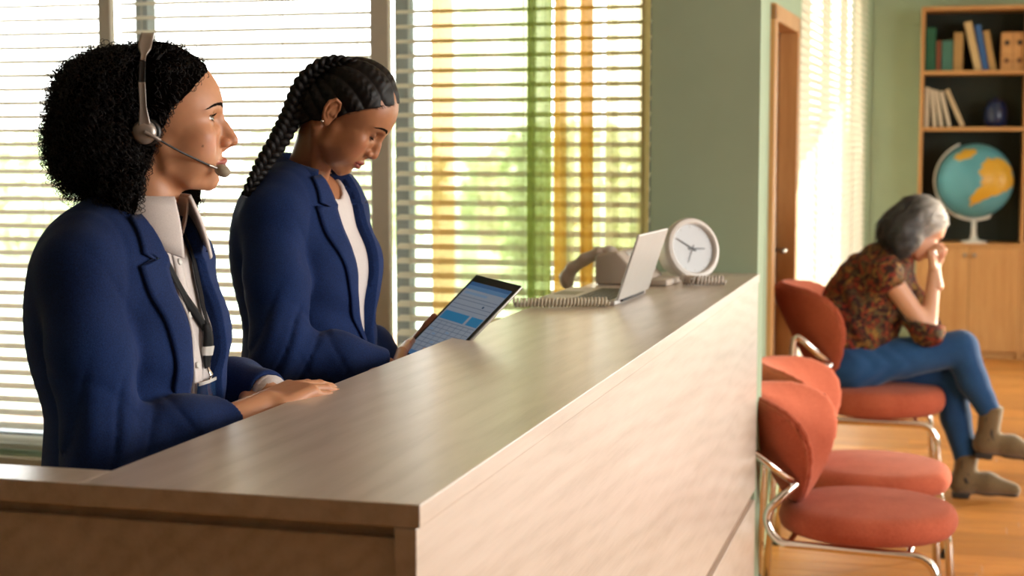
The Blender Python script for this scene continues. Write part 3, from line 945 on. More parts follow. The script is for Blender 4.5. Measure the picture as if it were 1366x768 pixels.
# ------------------------------------------------------------------ bookcase
BX0, BX1, BXM, BY0, BY1, BZ = -0.222, 1.19, 0.478, 11.43, 11.775, 2.42
M['dark_back'] = plain('dark_green_back', '#2c3329', 0.8, var=0.05)
bk = thing('bookcase', 'tall oak bookcase with dark back panel and lower doors by the far wall', 'bookcase', (0, 0, 0))
def bp(name, lo, hi, mat='oak', bev=0.002):
    return MB().box(lo, hi, bev, 1).build(name, M[mat], bk)
for x in (BX0, BXM - 0.011, BX1 - 0.024): bp('side_panel', (x, BY0, 0.0), (x + (0.024 if x != BXM - 0.011 else 0.022), BY1 - 0.012, BZ - 0.026), 'oak_v')
bp('top_panel', (BX0, BY0, BZ - 0.026), (BX1, BY1, BZ))
bp('back_panel', (BX0 + 0.004, BY1 - 0.012, 0.0), (BX1 - 0.004, BY1, BZ - 0.027), 'dark_back')
for a, b_ in ((BX0 + 0.024, BXM - 0.011), (BXM + 0.011, BX1 - 0.024)):
    for z in (1.984, 1.598, 0.800): bp('shelf', (a, BY0 + 0.004, z - 0.026), (b_, BY1 - 0.013, z))
    bp('plinth', (a, BY0 + 0.03, 0), (b_, BY0 + 0.045, 0.05))
    mid = (a + b_) / 2
    for s, (p, q_) in enumerate(((a + 0.002, mid - 0.0015), (mid + 0.0015, b_ - 0.002))):
        dr = bp('door', (p, BY0 - 0.002, 0.052), (q_, BY0 + 0.016, 0.772), 'oak_v')
        kx = (q_ - 0.03) if s == 0 else (p + 0.03)
        MB().lathe([(0, 0), (0.008, 0), (0.007, 0.012), (0.013, 0.02), (0.011, 0.027), (0, 0.029)], 12, Matrix.Translation((kx, BY0 - 0.002, 0.72)) @ Matrix.Rotation(PI / 2, 4, 'X')).build('door_knob', M['steel'], dr, True)

BM = {}
def cov(c):
    if c not in BM: BM[c] = plain('book_cloth', c, 0.7, var=0.05)
    return BM[c]
M['paper'] = plain('paper', '#d8cfb8', 0.9, var=0.04, scale=200)
def book(label, x, z, th, h, col, lean=0.0, dep=0.20, group='books on the top shelf', y=None):
    t = thing('book', label, 'book', (x, BY0 + 0.055 if y is None else y, z), (0, lean, 0), group)
    b = MB()
    b.box((0, 0, 0), (0.003, dep, h)); b.box((th - 0.003, 0, 0), (th, dep, h)); b.box((0.0005, -0.003, 0), (th - 0.0005, 0.003, h), 0.0012, 1)
    b.build('cover', cov(col), t)
    MB().box((0.003, 0.002, 0.004), (th - 0.003, dep - 0.006, h - 0.004)).build('page_block', M['paper'], t)
    return t
z = 1.9845
book('dark green book, leftmost on the top shelf', -0.192, z, 0.068, 0.295, '#1e5b41')
book('thin rust brown book beside the dark green one', -0.118, z, 0.030, 0.205, '#7a4128')
book('short teal book with pale band on the top shelf', -0.082, z, 0.072, 0.205, '#3f6f62')
book('tan upright book between the teal book and the leaning books', -0.004, z, 0.062, 0.26, '#a5824e')
book('cream book leaning left on the top shelf', 0.138, z, 0.048, 0.335, '#c5ab7c', -0.23)
book('blue leaning book on the top shelf', 0.192, z, 0.040, 0.31, '#2f5a93', -0.20)
book('tan leaning book next to the wooden box', 0.240, z, 0.040, 0.27, '#b08d58', -0.20)
z = 1.5985
for i, (x, th, h, le, lab) in enumerate(((-0.1885, 0.030, 0.275, 0.0, 'white book, leftmost on the second shelf'), (-0.131, 0.026, 0.262, -0.10, 'second white book from the left on the second shelf'),
        (-0.085, 0.026, 0.255, -0.17, 'third white book from the left on the second shelf'), (-0.032, 0.026, 0.25, -0.25, 'fourth white book from the left on the second shelf'), (0.055, 0.030, 0.275, -0.42, 'cream book leaning steeply against the white books'))):
    book(lab, x, z, th, h, '#c9bda9' if i < 4 else '#bda888', le, 0.19, 'books on the second shelf')
# wooden box with round holes
wbx = thing('wooden_box', 'pale wooden storage box with four round holes on the top shelf', 'box', (0.39, BY0 + 0.05, 1.9845), group=None)
b = MB(); b.box((-0.082, 0, 0), (0.074, 0.20, 0.255), 0.003, 2); b.build('body', M['oak'], wbx)
for hx in (-0.045, 0.04):
    for hz, c in ((0.185, 'black_plastic'), (0.065, 'door_wood')):
        MB().lathe([(0, 0.0), (0.018, 0.0), (0.018, 0.004), (0.014, 0.004), (0.013, 0.002), (0, 0.002)], 16, Matrix.Translation((hx, 0.0, hz)) @ Matrix.Rotation(PI / 2, 4, 'X')).build('finger_hole', M[c], wbx)
MB().box((-0.007, -0.002, 0.004), (-0.003, 0.001, 0.251)).build('drawer_gap', M['door_wood'], wbx)
# dark blue jar
jar = thing('lidded_jar', 'dark blue glazed jar with lid on the second shelf', 'jar', (0.285, BY0 + 0.16, 1.5985))
M['blue_glaze'] = plain('blue_glaze', '#15254a', 0.15, var=0.1)
MB().lathe([(0, 0), (0.060, 0), (0.074, 0.02), (0.080, 0.07), (0.078, 0.13), (0.062, 0.155), (0.06, 0.16), (0, 0.16)], 28).build('body', M['blue_glaze'], jar, True)
MB().lathe([(0.064, 0.16), (0.064, 0.168), (0.045, 0.182), (0.012, 0.188), (0.015, 0.2), (0, 0.206)], 28).build('lid', M['blue_glaze'], jar, True)
# globe
gl = thing('globe', 'large desk globe with yellow land on a pale curved stand', 'globe', (0.160, BY0 + 0.074, 0.8005))
GR = 0.255; GC = (0, 0, 0.430)
NU, NVv = 120, 80
th_ = np.linspace(0, 2 * PI, NU, endpoint=False); ph_ = np.linspace(-PI / 2 + 0.01, PI / 2 - 0.01, NVv)
T_, P_ = np.meshgrid(th_, ph_, indexing='ij')
GV = np.stack([np.cos(P_) * np.sin(T_), -np.cos(P_) * np.cos(T_), np.sin(P_)], -1).reshape(-1, 3)
GF = [(i * NVv + j, ((i + 1) % NU) * NVv + j, ((i + 1) % NU) * NVv + j + 1, i * NVv + j + 1) for i in range(NU) for j in range(NVv - 1)]
gme = np_mesh('sphere', GV * GR, np.array(GF))
def inpoly(x, y, poly):
    c = np.zeros(len(x), bool); j = len(poly) - 1
    for i in range(len(poly)):
        xi, yi = poly[i]; xj, yj = poly[j]
        m = ((yi > y) != (yj > y)) & (x < (xj - xi) * (y - yi) / (yj - yi + 1e-12) + xi)
        c ^= m; j = i
    return c
pA = [((a - 240) / 115, (565 - b_) / 115) for a, b_ in ((275, 492), (322, 500), (352, 540), (356, 580), (322, 600), (285, 612), (228, 640), (220, 622), (245, 590), (262, 575), (252, 545), (255, 515))]
pB = [((a - 240) / 115, (565 - b_) / 115) for a, b_ in ((168, 494), (205, 468), (242, 466), (232, 490), (190, 504))]
wob = 0.03 * np.sin(GV[:, 2] * 23 + GV[:, 0] * 17)
fr = GV[:, 1] < 0
land = fr & (inpoly(GV[:, 0] + wob, GV[:, 2] + wob, pA) | inpoly(GV[:, 0] + wob, GV[:, 2], pB))
land |= (~fr) & (np.sin(GV[:, 0] * 5 + 1) + np.cos(GV[:, 2] * 4 + GV[:, 0] * 3) > 0.9)
gc = np.tile(np.array(srgb('#5597a6')[:3]), (len(GV), 1)); gc[land] = srgb('#c99a2e')[:3]
vcol(gme, gc)
o = link('sphere', gme, vmat('globe_print', 0.35), gl); o.location = GC
tilt = math.radians(-23)
arc = [(GC[0] + (GR + 0.016) * math.sin(tilt + a), -0.0, GC[2] + (GR + 0.016) * math.cos(tilt + a)) for a in np.linspace(0, PI, 30)]
arc = [(GC[0] - (GR + 0.016) * math.sin(a - tilt), 0, GC[2] + (GR + 0.016) * math.cos(a - tilt)) for a in np.linspace(0, PI, 30)]
MB().tube(arc, 0.008, 8).build('meridian_arm', M['white_plastic'], gl, True)
MB().lathe([(0, 0), (0.09, 0), (0.09, 0.012), (0.03, 0.022), (0.017, 0.06), (0.017, GC[2] - GR - 0.01), (0, GC[2] - GR - 0.008)], 24).build('stand_foot', M['white_plastic'], gl, True)
sa = [(0.0 + 0.115 * math.sin(a), 0, GC[2] - GR + 0.035 - 0.045 * math.cos(a)) for a in np.linspace(-1.3, 1.3, 15)]
MB().tube(sa, 0.009, 8).build('cradle', M['white_plastic'], gl, True)
# ================================================================== PEOPLE: heads, hands, cloth helpers
def srgb3(h): return np.array(srgb(h)[:3])
def fil(P, pts, rad, k): return chain(P, pts, rad, k)

def head_field(o):
    """returns f(P) in centimetres, head frame: x forward, y left, z up, origin midway between the ears"""
    nt = o['nose']; n_tip = nt['tip']
    er = 1.2
    def f(P):
        Q = P.copy(); Q[:, 1] = np.abs(Q[:, 1])          # symmetric face
        d = ell(Q, (1.3, 0, 4.9), (9.25, 7.3, 7.9))
        d = smin(d, ell(Q, (5.3, 0, 3.6), (5.25, 5.9, 5.6)), 2.0)              # forehead / brow block
        d = smin(d, ell(Q, (4.6, 0, -1.6), (5.9, 5.75, 6.6)), 2.0)              # mid face
        d = smin(d, chain(Q, [(1.9, 4.9, -2.0), (2.5, 4.55, -4.9), (5.6, 3.2, -6.8), (8.5, 0.9, -7.6)], [1.2, 1.15, 1.05, 1.15], 0.8), 1.6)   # jaw
        d = smin(d, ell(Q, (5.0, 0, -5.6), (3.9, 3.6, 2.6)), 1.6)
        d = smin(d, ell(Q, (8.85, 0, o['chin_z']), (1.55, 1.7, 1.25)), 1.3)       # chin
        d = smin(d, ell(Q, (8.0, 0, o['lip']['z'] + 0.35), (2.75, 2.9, 2.6)), 1.3)              # mouth mound
        d = smin(d, ell(Q, (7.4, 4.3, -0.4), (1.9, 1.6, 1.5)), 1.6)            # cheekbone
        d = smin(d, ell(Q, (6.3, 3.7, -2.9), (3.1, 2.15, 3.2)), 2.0)            # cheek
        d = smin(d, chain(Q, [(9.6, 1.0, 3.75), (9.35, 2.6, 4.1), (7.9, 4.5, 3.7)], [0.85, 0.8, 0.7], 0.5), 0.9)   # brow ridge
        d = smax(d, -ell(Q, (10.75, 3.15, 2.0), (1.85, 1.75, 1.25)), 0.9)        # socket
        d = smax(d, -ell(Q, (11.6, 1.9, 2.0), (1.6, 0.95, 1.1)), 0.8)           # inner corner beside the bridge
        # nose
        d = smin(d, chain(Q, nt['bridge'], nt['rad'], 0.5), 0.75)
        d = smin(d, ell(Q, (10.75, 0, -0.5), (1.55, 0.85, 1.9)), 0.6)
        d = smin(d, ell(Q, n_tip, nt['tr']), 0.55)
        d = smin(d, ell(Q, nt['ala'], nt['ar']), 0.45)
        d = smin(d, cone(Q, (n_tip[0] - 0.5, 0, n_tip[2] - 0.55), (10.9, 0, n_tip[2] - 1.25), 0.42, 0.5), 0.4)
        d = smax(d, -ell(Q, nt['nostril'], (0.62, 0.26, 0.34)), 0.18)
        # lips
        L = o['lip']
        up = chain(Q, [(L['x'], 0, L['z'] + 0.42), (L['x'] - 0.03, 0.45, L['z'] + 0.50), (L['x'] - 0.55, 1.4, L['z'] + 0.28), (L['x'] - 1.65, 2.45, L['z'] - 0.05)], [L['ru'] * 0.92, L['ru'], L['ru'] * 0.78, 0.16], 0.25)
        lo = chain(Q, [(L['x'] - 0.16, 0, L['z'] - 0.55), (L['x'] - 0.3, 0.7, L['z'] - 0.50), (L['x'] - 0.8, 1.5, L['z'] - 0.34), (L['x'] - 1.65, 2.4, L['z'] - 0.06)], [L['rl'], L['rl'] * 0.97, L['rl'] * 0.7, 0.15], 0.25)
        d = smin(d, up, 0.32); d = smin(d, lo, 0.35)
        gap = chain(Q, [(L['x'] + 0.42, 0, L['z'] - 0.02), (L['x'] + 0.25, 0.8, L['z'] + 0.02), (L['x'] - 0.4, 1.6, L['z'] - 0.02), (L['x'] - 1.5, 2.55, L['z'] - 0.08)], [0.13, 0.13, 0.11, 0.09], 0.1)
        d = smax(d, -gap, 0.16)
        d = smax(d, -ell(Q, (11.5, 0, L['z'] - 1.75), (1.25, 1.9, 0.55)), 0.7)     # fold under the lower lip
        d = smax(d, -cone(Q, (L['x'] + 0.62, 0, L['z'] + 1.7), (L['x'] + 0.62, 0, L['z'] + 0.9), 0.34, 0.34), 0.35)   # philtrum
        # eyelids
        e = Q - np.array(o['eye'], np.float32)
        r = np.sqrt((e ** 2).sum(1))
        lid = r - (er + 0.17)
        d = smin(d, lid, 0.28)
        w, hh, zc = o['lid']
        yy = e[:, 1] + 0.05
        alm = hh * (1 - (yy / w) ** 2) - np.abs(e[:, 2] - zc - 0.10 * yy)
        cut = np.maximum(-alm * 0.8, 0.12 - e[:, 0])
        d = np.where(r < 1.9, np.maximum(d, -smax(cut, -(r - (er - 0.1)), 0.02)), d)
        if o.get('crease', True):
            cr = np.abs(r - (er + 0.20)) + 0
            cz = chain(Q, [tuple(np.array(o['eye']) + np.array((math.cos(a) * 1.0, y_, math.sin(a) * 1.0)) * 1.42) for y_, a in ((-0.75, 0.62), (-0.2, 0.80), (0.4, 0.78), (0.85, 0.55))], [0.07] * 4, 0.1)
            d = smax(d, -cz, 0.12)
        # ear
        if o.get('ear', True):
            ER = rotx(math.radians(-10)) @ rotz(math.radians(-24)) @ roty(math.radians(-14))
            c = np.array((-0.7, 7.15, 0.5), np.float32)
            q = (Q - c) @ ER.astype(np.float32)
            disc = ell(q, (0, 0, 0), (1.65, 0.42, 2.9))
            rim = None
            pts = [(1.05, 0.15, -0.6), (1.45, 0.3, 0.9), (1.0, 0.42, 2.3), (-0.2, 0.5, 2.85), (-1.35, 0.48, 2.0), (-1.6, 0.4, 0.5), (-1.2, 0.3, -1.0), (-0.3, 0.2, -2.2)]
            rim = chain(q, pts, [0.26, 0.28, 0.30, 0.32, 0.33, 0.31, 0.28, 0.35], 0.15)
            anti = chain(q, [(0.35, 0.35, 1.6), (-0.55, 0.42, 0.9), (-0.75, 0.4, -0.3), (-0.1, 0.35, -1.15)], [0.26, 0.3, 0.28, 0.24], 0.15)
            lobe = ell(q, (0.15, 0.15, -2.35), (0.85, 0.38, 0.85))
            trag = ell(q, (1.15, 0.35, -0.55), (0.4, 0.35, 0.55))
            ear = smin(smin(smin(smin(disc, rim, 0.25), anti, 0.25), lobe, 0.3), trag, 0.2)
            ear = smax(ear, -ell(q, (0.35, 0.75, -0.35), (0.75, 0.75, 0.95)), 0.25)
            ear = smin(ear, cone(q, (0.4, -1.2, -0.2), (0.3, -0.2, -0.2), 1.5, 0.9), 0.4)
            d = smin(d, ear, 0.35)
        # neck
        N = o['neck']
        d = smin(d, chain(P, N['pts'], N['rad'], 1.5), 1.6)
        for s in (-1, 1):
            d = smin(d, cone(P, (-1.2, s * 4.8, -4.0), tuple(np.array(N['pts'][-2]) * 0.55 + np.array(N['pts'][-1]) * 0.45 + np.array((4.0, s * 1.6, 0))), 0.9, 0.8), 2.0)
        return d
    return f

def head_colors(v, o):
    base, lip, blush, dark = (srgb3(c) for c in o['skin'])
    c = np.tile(base, (len(v), 1))
    y = np.abs(v[:, 1]); L = o['lip']
    def mixin(m, col, a):
        m = np.clip(m, 0, 1)[:, None] * a
        return c * (1 - m) + col * m
    c = mixin(np.exp(-(((v[:, 0] - 8.6) / 2.4) ** 2 + ((y - 4.3) / 1.9) ** 2 + ((v[:, 2] + 1.5) / 1.8) ** 2)), blush, 0.55)
    c = mixin(np.exp(-(((v[:, 0] - 12.6) / 1.3) ** 2 + (y / 1.4) ** 2 + ((v[:, 2] + 1.0) / 1.2) ** 2)), blush, 0.45)
    dz = v[:, 2] - L['z']
    hu = (0.92 - 0.12 * np.exp(-(y / 0.35) ** 2)) * np.clip(1 - (y / 2.75) ** 2, 0, 1) ** 0.8 + 0.0
    hl = 1.08 * np.clip(1 - (y / 2.6) ** 2, 0, 1) ** 0.7
    ins = np.where(dz > 0, hu - dz, hl + dz)
    m = np.clip(ins / 0.14 + 0.5, 0, 1) * (v[:, 0] > 8.6) * (y < 2.6)
    c = mixin(m, lip, 0.92)
    c = mixin(m * np.exp(-(dz / 0.12) ** 2), dark, 0.75)
    e = np.stack([v[:, 0], y, v[:, 2]], 1) - np.array(o['eye'])
    r = np.sqrt((e ** 2).sum(1))
    c = mixin(np.exp(-((r - 1.35) / 0.28) ** 2) * (e[:, 0] > 0), dark, o.get('lidshade', 0.25))
    # freckle-like mottling of the skin itself
    n = np.sin(v[:, 0] * 3.1 + np.sin(v[:, 2] * 2.3)) * np.sin(v[:, 2] * 2.7 + np.sin(v[:, 1] * 1.9)) * np.sin(v[:, 1] * 2.9)
    return np.clip(c * (1 + 0.035 * n[:, None]), 0, 1)

def march(f, org, dirn, t0=0.0, level=0.0, steps=60, step=0.9):
    """vectorised sphere tracing along dirn"""
    org = np.asarray(org, np.float32); dirn = np.asarray(dirn, np.float32)
    dirn = np.broadcast_to(dirn, org.shape)
    t = np.full(len(org), t0, np.float32)
    for _ in range(steps):
        t = t + step * (f((org + dirn * t[:, None]).astype(np.float32)) - level)
    return org + dirn * t[:, None]

def tubes(paths, radii, n=4):
    """many tubes as one array mesh. paths (K,M,3), radii (K,M) or (M,)"""
    P = np.asarray(paths, np.float64); K, Mm, _ = P.shape
    R = np.broadcast_to(radii, (K, Mm))
    T = np.gradient(P, axis=1); T /= np.linalg.norm(T, axis=2, keepdims=True) + 1e-12
    ref = np.where(np.abs(T[:, :1, 2:3]) < 0.9, np.array([0, 0, 1.0]), np.array([1.0, 0, 0]))
    ref = np.broadcast_to(ref, T.shape).copy()
    ref -= T * (ref * T).sum(2, keepdims=True); ref /= np.linalg.norm(ref, axis=2, keepdims=True) + 1e-9
    B = np.cross(T, ref)
    ang = 2 * PI * np.arange(n) / n
    V = P[:, :, None, :] + R[:, :, None, None] * (ref[:, :, None, :] * np.cos(ang)[None, None, :, None] + B[:, :, None, :] * np.sin(ang)[None, None, :, None])
    idx = np.arange(K * Mm * n).reshape(K, Mm, n)
    a, b = idx[:, :-1], idx[:, 1:]
    F = np.stack([a, np.roll(a, -1, 2), np.roll(b, -1, 2), b], -1).reshape(-1, 4)
    return V.reshape(-1, 3), F

def xf(v, Mx): 
    v = np.asarray(v); return v @ np.array(Mx)[:3, :3].T + np.array(Mx)[:3, 3]
def frame(loc, R, s=1.0):
    m = np.eye(4); m[:3, :3] = np.asarray(R) * s; m[:3, 3] = loc; return m

# ---- hand: x to the fingertips, z out of the back of the hand, thumb on +y (cm); mirror with side=-1
def hand_chains(curl=(0.25, 0.35, 0.25), spread=1.0, thumb=((0.75, 0.62, -0.25), 0.3), side=1, per=None):
    out = []
    base = [(9.0, 2.75, 0.0), (9.3, 0.9, 0.25), (9.0, -0.95, 0.15), (8.2, -2.6, -0.15)]
    lens = [(4.2, 2.5, 2.1), (4.6, 2.9, 2.2), (4.2, 2.7, 2.1), (3.3, 2.0, 1.9)]
    fan = [0.10, 0.02, -0.06, -0.15]
    for i in range(4):
        cu = per[i] if per else curl
        p = np.array(base[i]); a = 0.0; pts = [p - np.array((2.5, base[i][1] * 0.2, 0.0)), p]
        for L, c in zip(lens[i], cu):
            a += c
            s = fan[i] * spread
            p = p + L * np.array((math.cos(a) * math.cos(s), math.cos(a) * math.sin(s), -math.sin(a))); pts.append(p)
        k = (0.90, 0.92, 0.88, 0.78)[i]
        out.append((pts, [k * 0.95, k * 1.0, k * 0.9, k * 0.82, k * 0.64]))
    d = np.array(thumb[0], float); d /= np.linalg.norm(d); b = thumb[1]
    p0 = np.array((1.6, 1.7, -0.5)); p1 = p0 + d * 3.7
    d2 = np.array((d[0] * math.cos(b) + 0.25, d[1] * math.cos(b) - b * 0.9, d[2])); d2 /= np.linalg.norm(d2)
    p2 = p1 + d2 * 3.1
    d3 = np.array((d2[0] + 0.2, d2[1] - b * 0.5, d2[2])); d3 /= np.linalg.norm(d3)
    p3 = p2 + d3 * 2.5
    out.append(([p0, p1, p2, p3], [1.35, 1.15, 0.95, 0.72]))
    if side < 0:
        out = [([np.array((q[0], -q[1], q[2])) for q in pts], r) for pts, r in out]
    return out
def hand_field(ch, side=1, arm=((-8, 0, 0), 2.9)):
    def f(P):
        s = side
        d = rbox(P, (5.0, 0.1 * s, 0.0), (4.6, 3.7, 1.35), 1.25)
        d = smin(d, ell(P, (2.9, 2.2 * s, -0.7), (3.0, 1.7, 1.5)), 0.8)
        d = smin(d, ell(P, (3.2, -2.3 * s, -0.5), (3.4, 1.4, 1.5)), 0.8)
        d = smin(d, cone(P, arm[0], (0.5, 0, 0.0), arm[1], 2.4), 1.6)
        fing = None
        for i, (pts, r) in enumerate(ch):
            e = chain(P, pts, r, 0.25)
            # knuckles
            fing = e if fing is None else np.minimum(fing, e)
            if i == 4: fing = smin(fing, e, 0.1)
        return smin(d, fing, 0.55)
    return f
def nails(ch, Rr=0.62):
    """small rounded plates on the back of the last joints"""
    out = []
    for i, (pts, r) in enumerate(ch):
        a, b = np.array(pts[-2]), np.array(pts[-1])
        t = (b - a) / np.linalg.norm(b - a)
        upv = np.array((0, 0, 1.0)) if i < 4 else np.array((0.0, 0.55, 0.85)) * np.array((1, np.sign(pts[1][1] + 1e-9), 1))
        upv = upv - t * (upv @ t); upv /= np.linalg.norm(upv); sd = np.cross(t, upv)
        c = a + (b - a) * 0.9
        V = []; nu, nv = 7, 6
        for u in range(nu):
            for w in range(nv):
                x = (w / (nv - 1) - 0.5) * 1.25; ang = (u / (nu - 1) - 0.5) * 1.9
                rr = r[-1] * (1.12 if w < nv - 1 else 1.05) * 1.0
                lim = 1 - 0.25 * max(0, abs(x) / 0.62 - 0.6)
                V.append(c + t * x + (upv * math.cos(ang * lim) + sd * math.sin(ang * lim)) * rr)
        F = [(u * nv + w, u * nv + w + 1, (u + 1) * nv + w + 1, (u + 1) * nv + w) for u in range(nu - 1) for w in range(nv - 1)]
        out.append((np.array(V), np.array(F)))
    return join_arrays(out)

def sheet(fn, nu, nv, th, closed=False):
    """solid strip: fn(u,v)->(point, normal); thickness th along the normal"""
    A = np.array([[np.concatenate(fn(i / (nu - 1), j / (nv - 1))) for j in range(nv)] for i in range(nu)])
    top = A[:, :, :3] + A[:, :, 3:] * th; bot = A[:, :, :3]
    V = np.concatenate([top.reshape(-1, 3), bot.reshape(-1, 3)])
    n = nu * nv; F = []
    I = lambda i, j: i * nv + j
    for i in range(nu - 1):
        for j in range(nv - 1):
            F.append((I(i, j), I(i + 1, j), I(i + 1, j + 1), I(i, j + 1)))
            F.append((n + I(i, j + 1), n + I(i + 1, j + 1), n + I(i + 1, j), n + I(i, j)))
    for i in range(nu - 1):
        F.append((I(i, 0), n + I(i, 0), n + I(i + 1, 0), I(i + 1, 0)))
        F.append((I(i + 1, nv - 1), n + I(i + 1, nv - 1), n + I(i, nv - 1), I(i, nv - 1)))
    for j in range(nv - 1):
        F.append((I(0, j + 1), n + I(0, j + 1), n + I(0, j), I(0, j)))
        F.append((I(nu - 1, j), n + I(nu - 1, j), n + I(nu - 1, j + 1), I(nu - 1, j + 1)))
    return V, np.array(F)

def grad(f, P, e=0.002):
    P = np.asarray(P, np.float32)
    g = np.stack([f(P + np.eye(3, dtype=np.float32)[i] * e) - f(P - np.eye(3, dtype=np.float32)[i] * e) for i in range(3)], 1)
    return g / (np.linalg.norm(g, axis=1)[:, None] + 1e-9)

def patch(f, rows, th, lift=0.001, org_x=0.6, cols=None):
    """cloth piece lying on the front of field f. rows: list of (list of (y,z)) across; marched along -x"""
    R = np.array(rows, np.float32); nu, nv, _ = R.shape
    O = np.concatenate([np.full((nu * nv, 1), org_x, np.float32), R.reshape(-1, 2)], 1)
    p = march(f, O, (-1, 0, 0), 0.0, lift, 70, 0.7)
    g = grad(f, p)
    p = p.reshape(nu, nv, 3); g = g.reshape(nu, nv, 3)
    def fn(u, v):
        i, j = int(round(u * (nu - 1))), int(round(v * (nv - 1)))
        return p[i, j], g[i, j]
    V, F = sheet(fn, nu, nv, th)
    return V, F

def skin_mat(name, sss, rough):
    t = NT(name); a = t.n('ShaderNodeAttribute'); a.attribute_name = 'tint'
    t.l(a.outputs['Color'], t.b.inputs['Base Color'])
    t.set(Roughness=rough)
    t.b.inputs['Specular IOR Level'].default_value = 0.4
    t.b.inputs['Subsurface Weight'].default_value = sss
    t.b.inputs['Subsurface Radius'].default_value = (0.010, 0.004, 0.002)
    t.b.inputs['Subsurface Scale'].default_value = 0.6
    v = t.coord(); t.bump(t.noise(v, 900, 3, 0.6), 0.10, 0.0006)
    return t.m

def eye_mesh(iris, pupil_dir=(1, 0, 0)):
    """eyeball of radius 1.2 cm with tinted iris looking along pupil_dir"""
    n, m = 40, 28
    V, F, C = [], [], []
    for i in range(m + 1):
        a = PI * i / m
        for j in range(n):
            b_ = 2 * PI * j / n
            rr = 1.2 + (0.07 if a < 0.45 else 0.0) * math.cos(a / 0.45 * PI / 2)
            V.append((rr * math.cos(a), rr * math.sin(a) * math.cos(b_), rr * math.sin(a) * math.sin(b_)))
            if a < 0.17: C.append((0.008, 0.007, 0.006))
            elif a < 0.46: C.append(srgb3(iris) * (0.8 + 0.3 * math.sin(j * 2.3)) if a < 0.41 else srgb3(iris) * 0.3)
            else: C.append(srgb3('#d8cfc8'))
    for i in range(m):
        for j in range(n):
            F.append((i * n + j, (i + 1) * n + j, (i + 1) * n + (j + 1) % n, i * n + (j + 1) % n))
    d = np.array(pupil_dir, float); d /= np.linalg.norm(d)
    up = np.array((0, 0, 1.0)); y = np.cross(up, d); y /= np.linalg.norm(y); z = np.cross(d, y)
    R = np.stack([d, y, z], 1)
    return np.array(V) @ R.T, np.array(F), np.array(C)
M['eye'] = vmat('eye_white_iris', 0.12, coat=0.6)
M['lash'] = plain('lash_black', '#0d0908', 0.7, spec=0.1)

def strand_mat(name, c1, c2, rough=0.42, aniso=0.0, spec=0.5):
    t = NT(name)
    f = t.noise(t.coord(), 60, 3)
    t.l(t.ramp(f, [(0.35, srgb(c1)), (0.7, srgb(c2))]), t.b.inputs['Base Color'])
    t.set(Roughness=rough); t.b.inputs['Specular IOR Level'].default_value = spec
    return t.m

def lash_brow(fh, o, MX, parent, hair_col_mat):
    """eyelashes and eyebrows as small hairs, both sides"""
    eye = np.array(o['eye']); w, hh, zc = o['lid']
    for s in (-1, 1):
        paths, rad = [], []
        for k in range(26):
            yy = -w * 0.92 + 1.86 * w * k / 25 * 0.99
            z_ = zc + 0.10 * yy + hh * (1 - (yy / w) ** 2)
            x_ = math.sqrt(max(1.40 ** 2 - (yy - 0.05) ** 2 - z_ ** 2, 0.1))
            p0 = eye + np.array((x_ - 0.05, yy - 0.05, z_ + 0.02))
            out = np.array((0.72, (yy) * 0.42 + 0.08, o.get('lash_z', -0.02)))
            L = o.get('lash_len', 0.7)
            pts = [p0 + out * L * t + np.array((0, 0, o.get('lash_curl', 0.55) * (t ** 2) * L)) for t in np.linspace(0, 1, 5)]
            paths.append([(q[0], q[1] * s, q[2]) for q in pts]); rad.append(np.linspace(0.050, 0.012, 5))
        # lid line
        for lip_ in (0, 1):
            pts = []
            for yy in np.linspace(-w * 0.97, w * 0.97, 5 * 4):
                z_ = zc + 0.10 * yy + (hh if lip_ == 0 else -hh) * (1 - (yy / w) ** 2)
                x_ = math.sqrt(max(1.37 ** 2 - (yy - 0.05) ** 2 - z_ ** 2, 0.1))
                pts.append((eye[0] + x_, s * (eye[1] + yy - 0.05), eye[2] + z_))
            for i in range(0, 16, 4):
                seg = [pts[min(i + q, 19)] for q in range(5)]
                paths.append(seg); rad.append(np.full(5, 0.065 if lip_ == 0 else 0.030))
        V, F = tubes(np.array(paths), np.array(rad), 4)
        link('eyelashes', np_mesh('eyelashes', xf(V, MX), F), M['lash'], parent)
    # brows
    rr = np.random.default_rng(3)
    bw = o['brow']
    N = 170
    u = rr.random(N); v_ = rr.random(N) - 0.5
    y0 = bw['y0'] + (bw['y1'] - bw['y0']) * u
    z0 = bw['z'] + bw['arch'] * np.sin(np.clip(u * 1.25, 0, 1.4) * PI * 0.62) - bw['drop'] * u ** 2 + v_ * bw['th'] * (1 - 0.75 * u ** 1.5)
    for s in (-1, 1):
        paths, rad = [], []
        O = np.stack([np.full(N, 14.0), s * y0, z0], 1)
        O2 = np.stack([np.full(N, 14.0), s * (y0 + 0.42 - 0.05 * u), z0 + 0.30 * (1 - 1.5 * u)], 1)
        A = march(fh, O, (-1, 0, 0), 0, 0.03, 60, 0.8); B = march(fh, O2, (-1, 0, 0), 0, 0.06, 60, 0.8)
        for a, b in zip(A, B):
            if abs(a[0] - b[0]) < 0.8: paths.append([a, (a + b) / 2 + np.array((0.03, 0, 0)), b]); rad.append((0.050, 0.045, 0.015))
        V, F = tubes(np.array(paths), np.array(rad), 3)
        link('eyebrow', np_mesh('eyebrow', xf(V, MX), F), hair_col_mat, parent)

# ------------------------------------------------------------------ tailored jacket on a body frame (metres; x forward, y left, z up)
def sm01(x): 
    x = np.clip(x, 0, 1); return x * x * (3 - 2 * x)
def interp(z, tab):
    t = sorted(tab); return np.interp(z, [a for a, _ in t], [b for _, b in t])

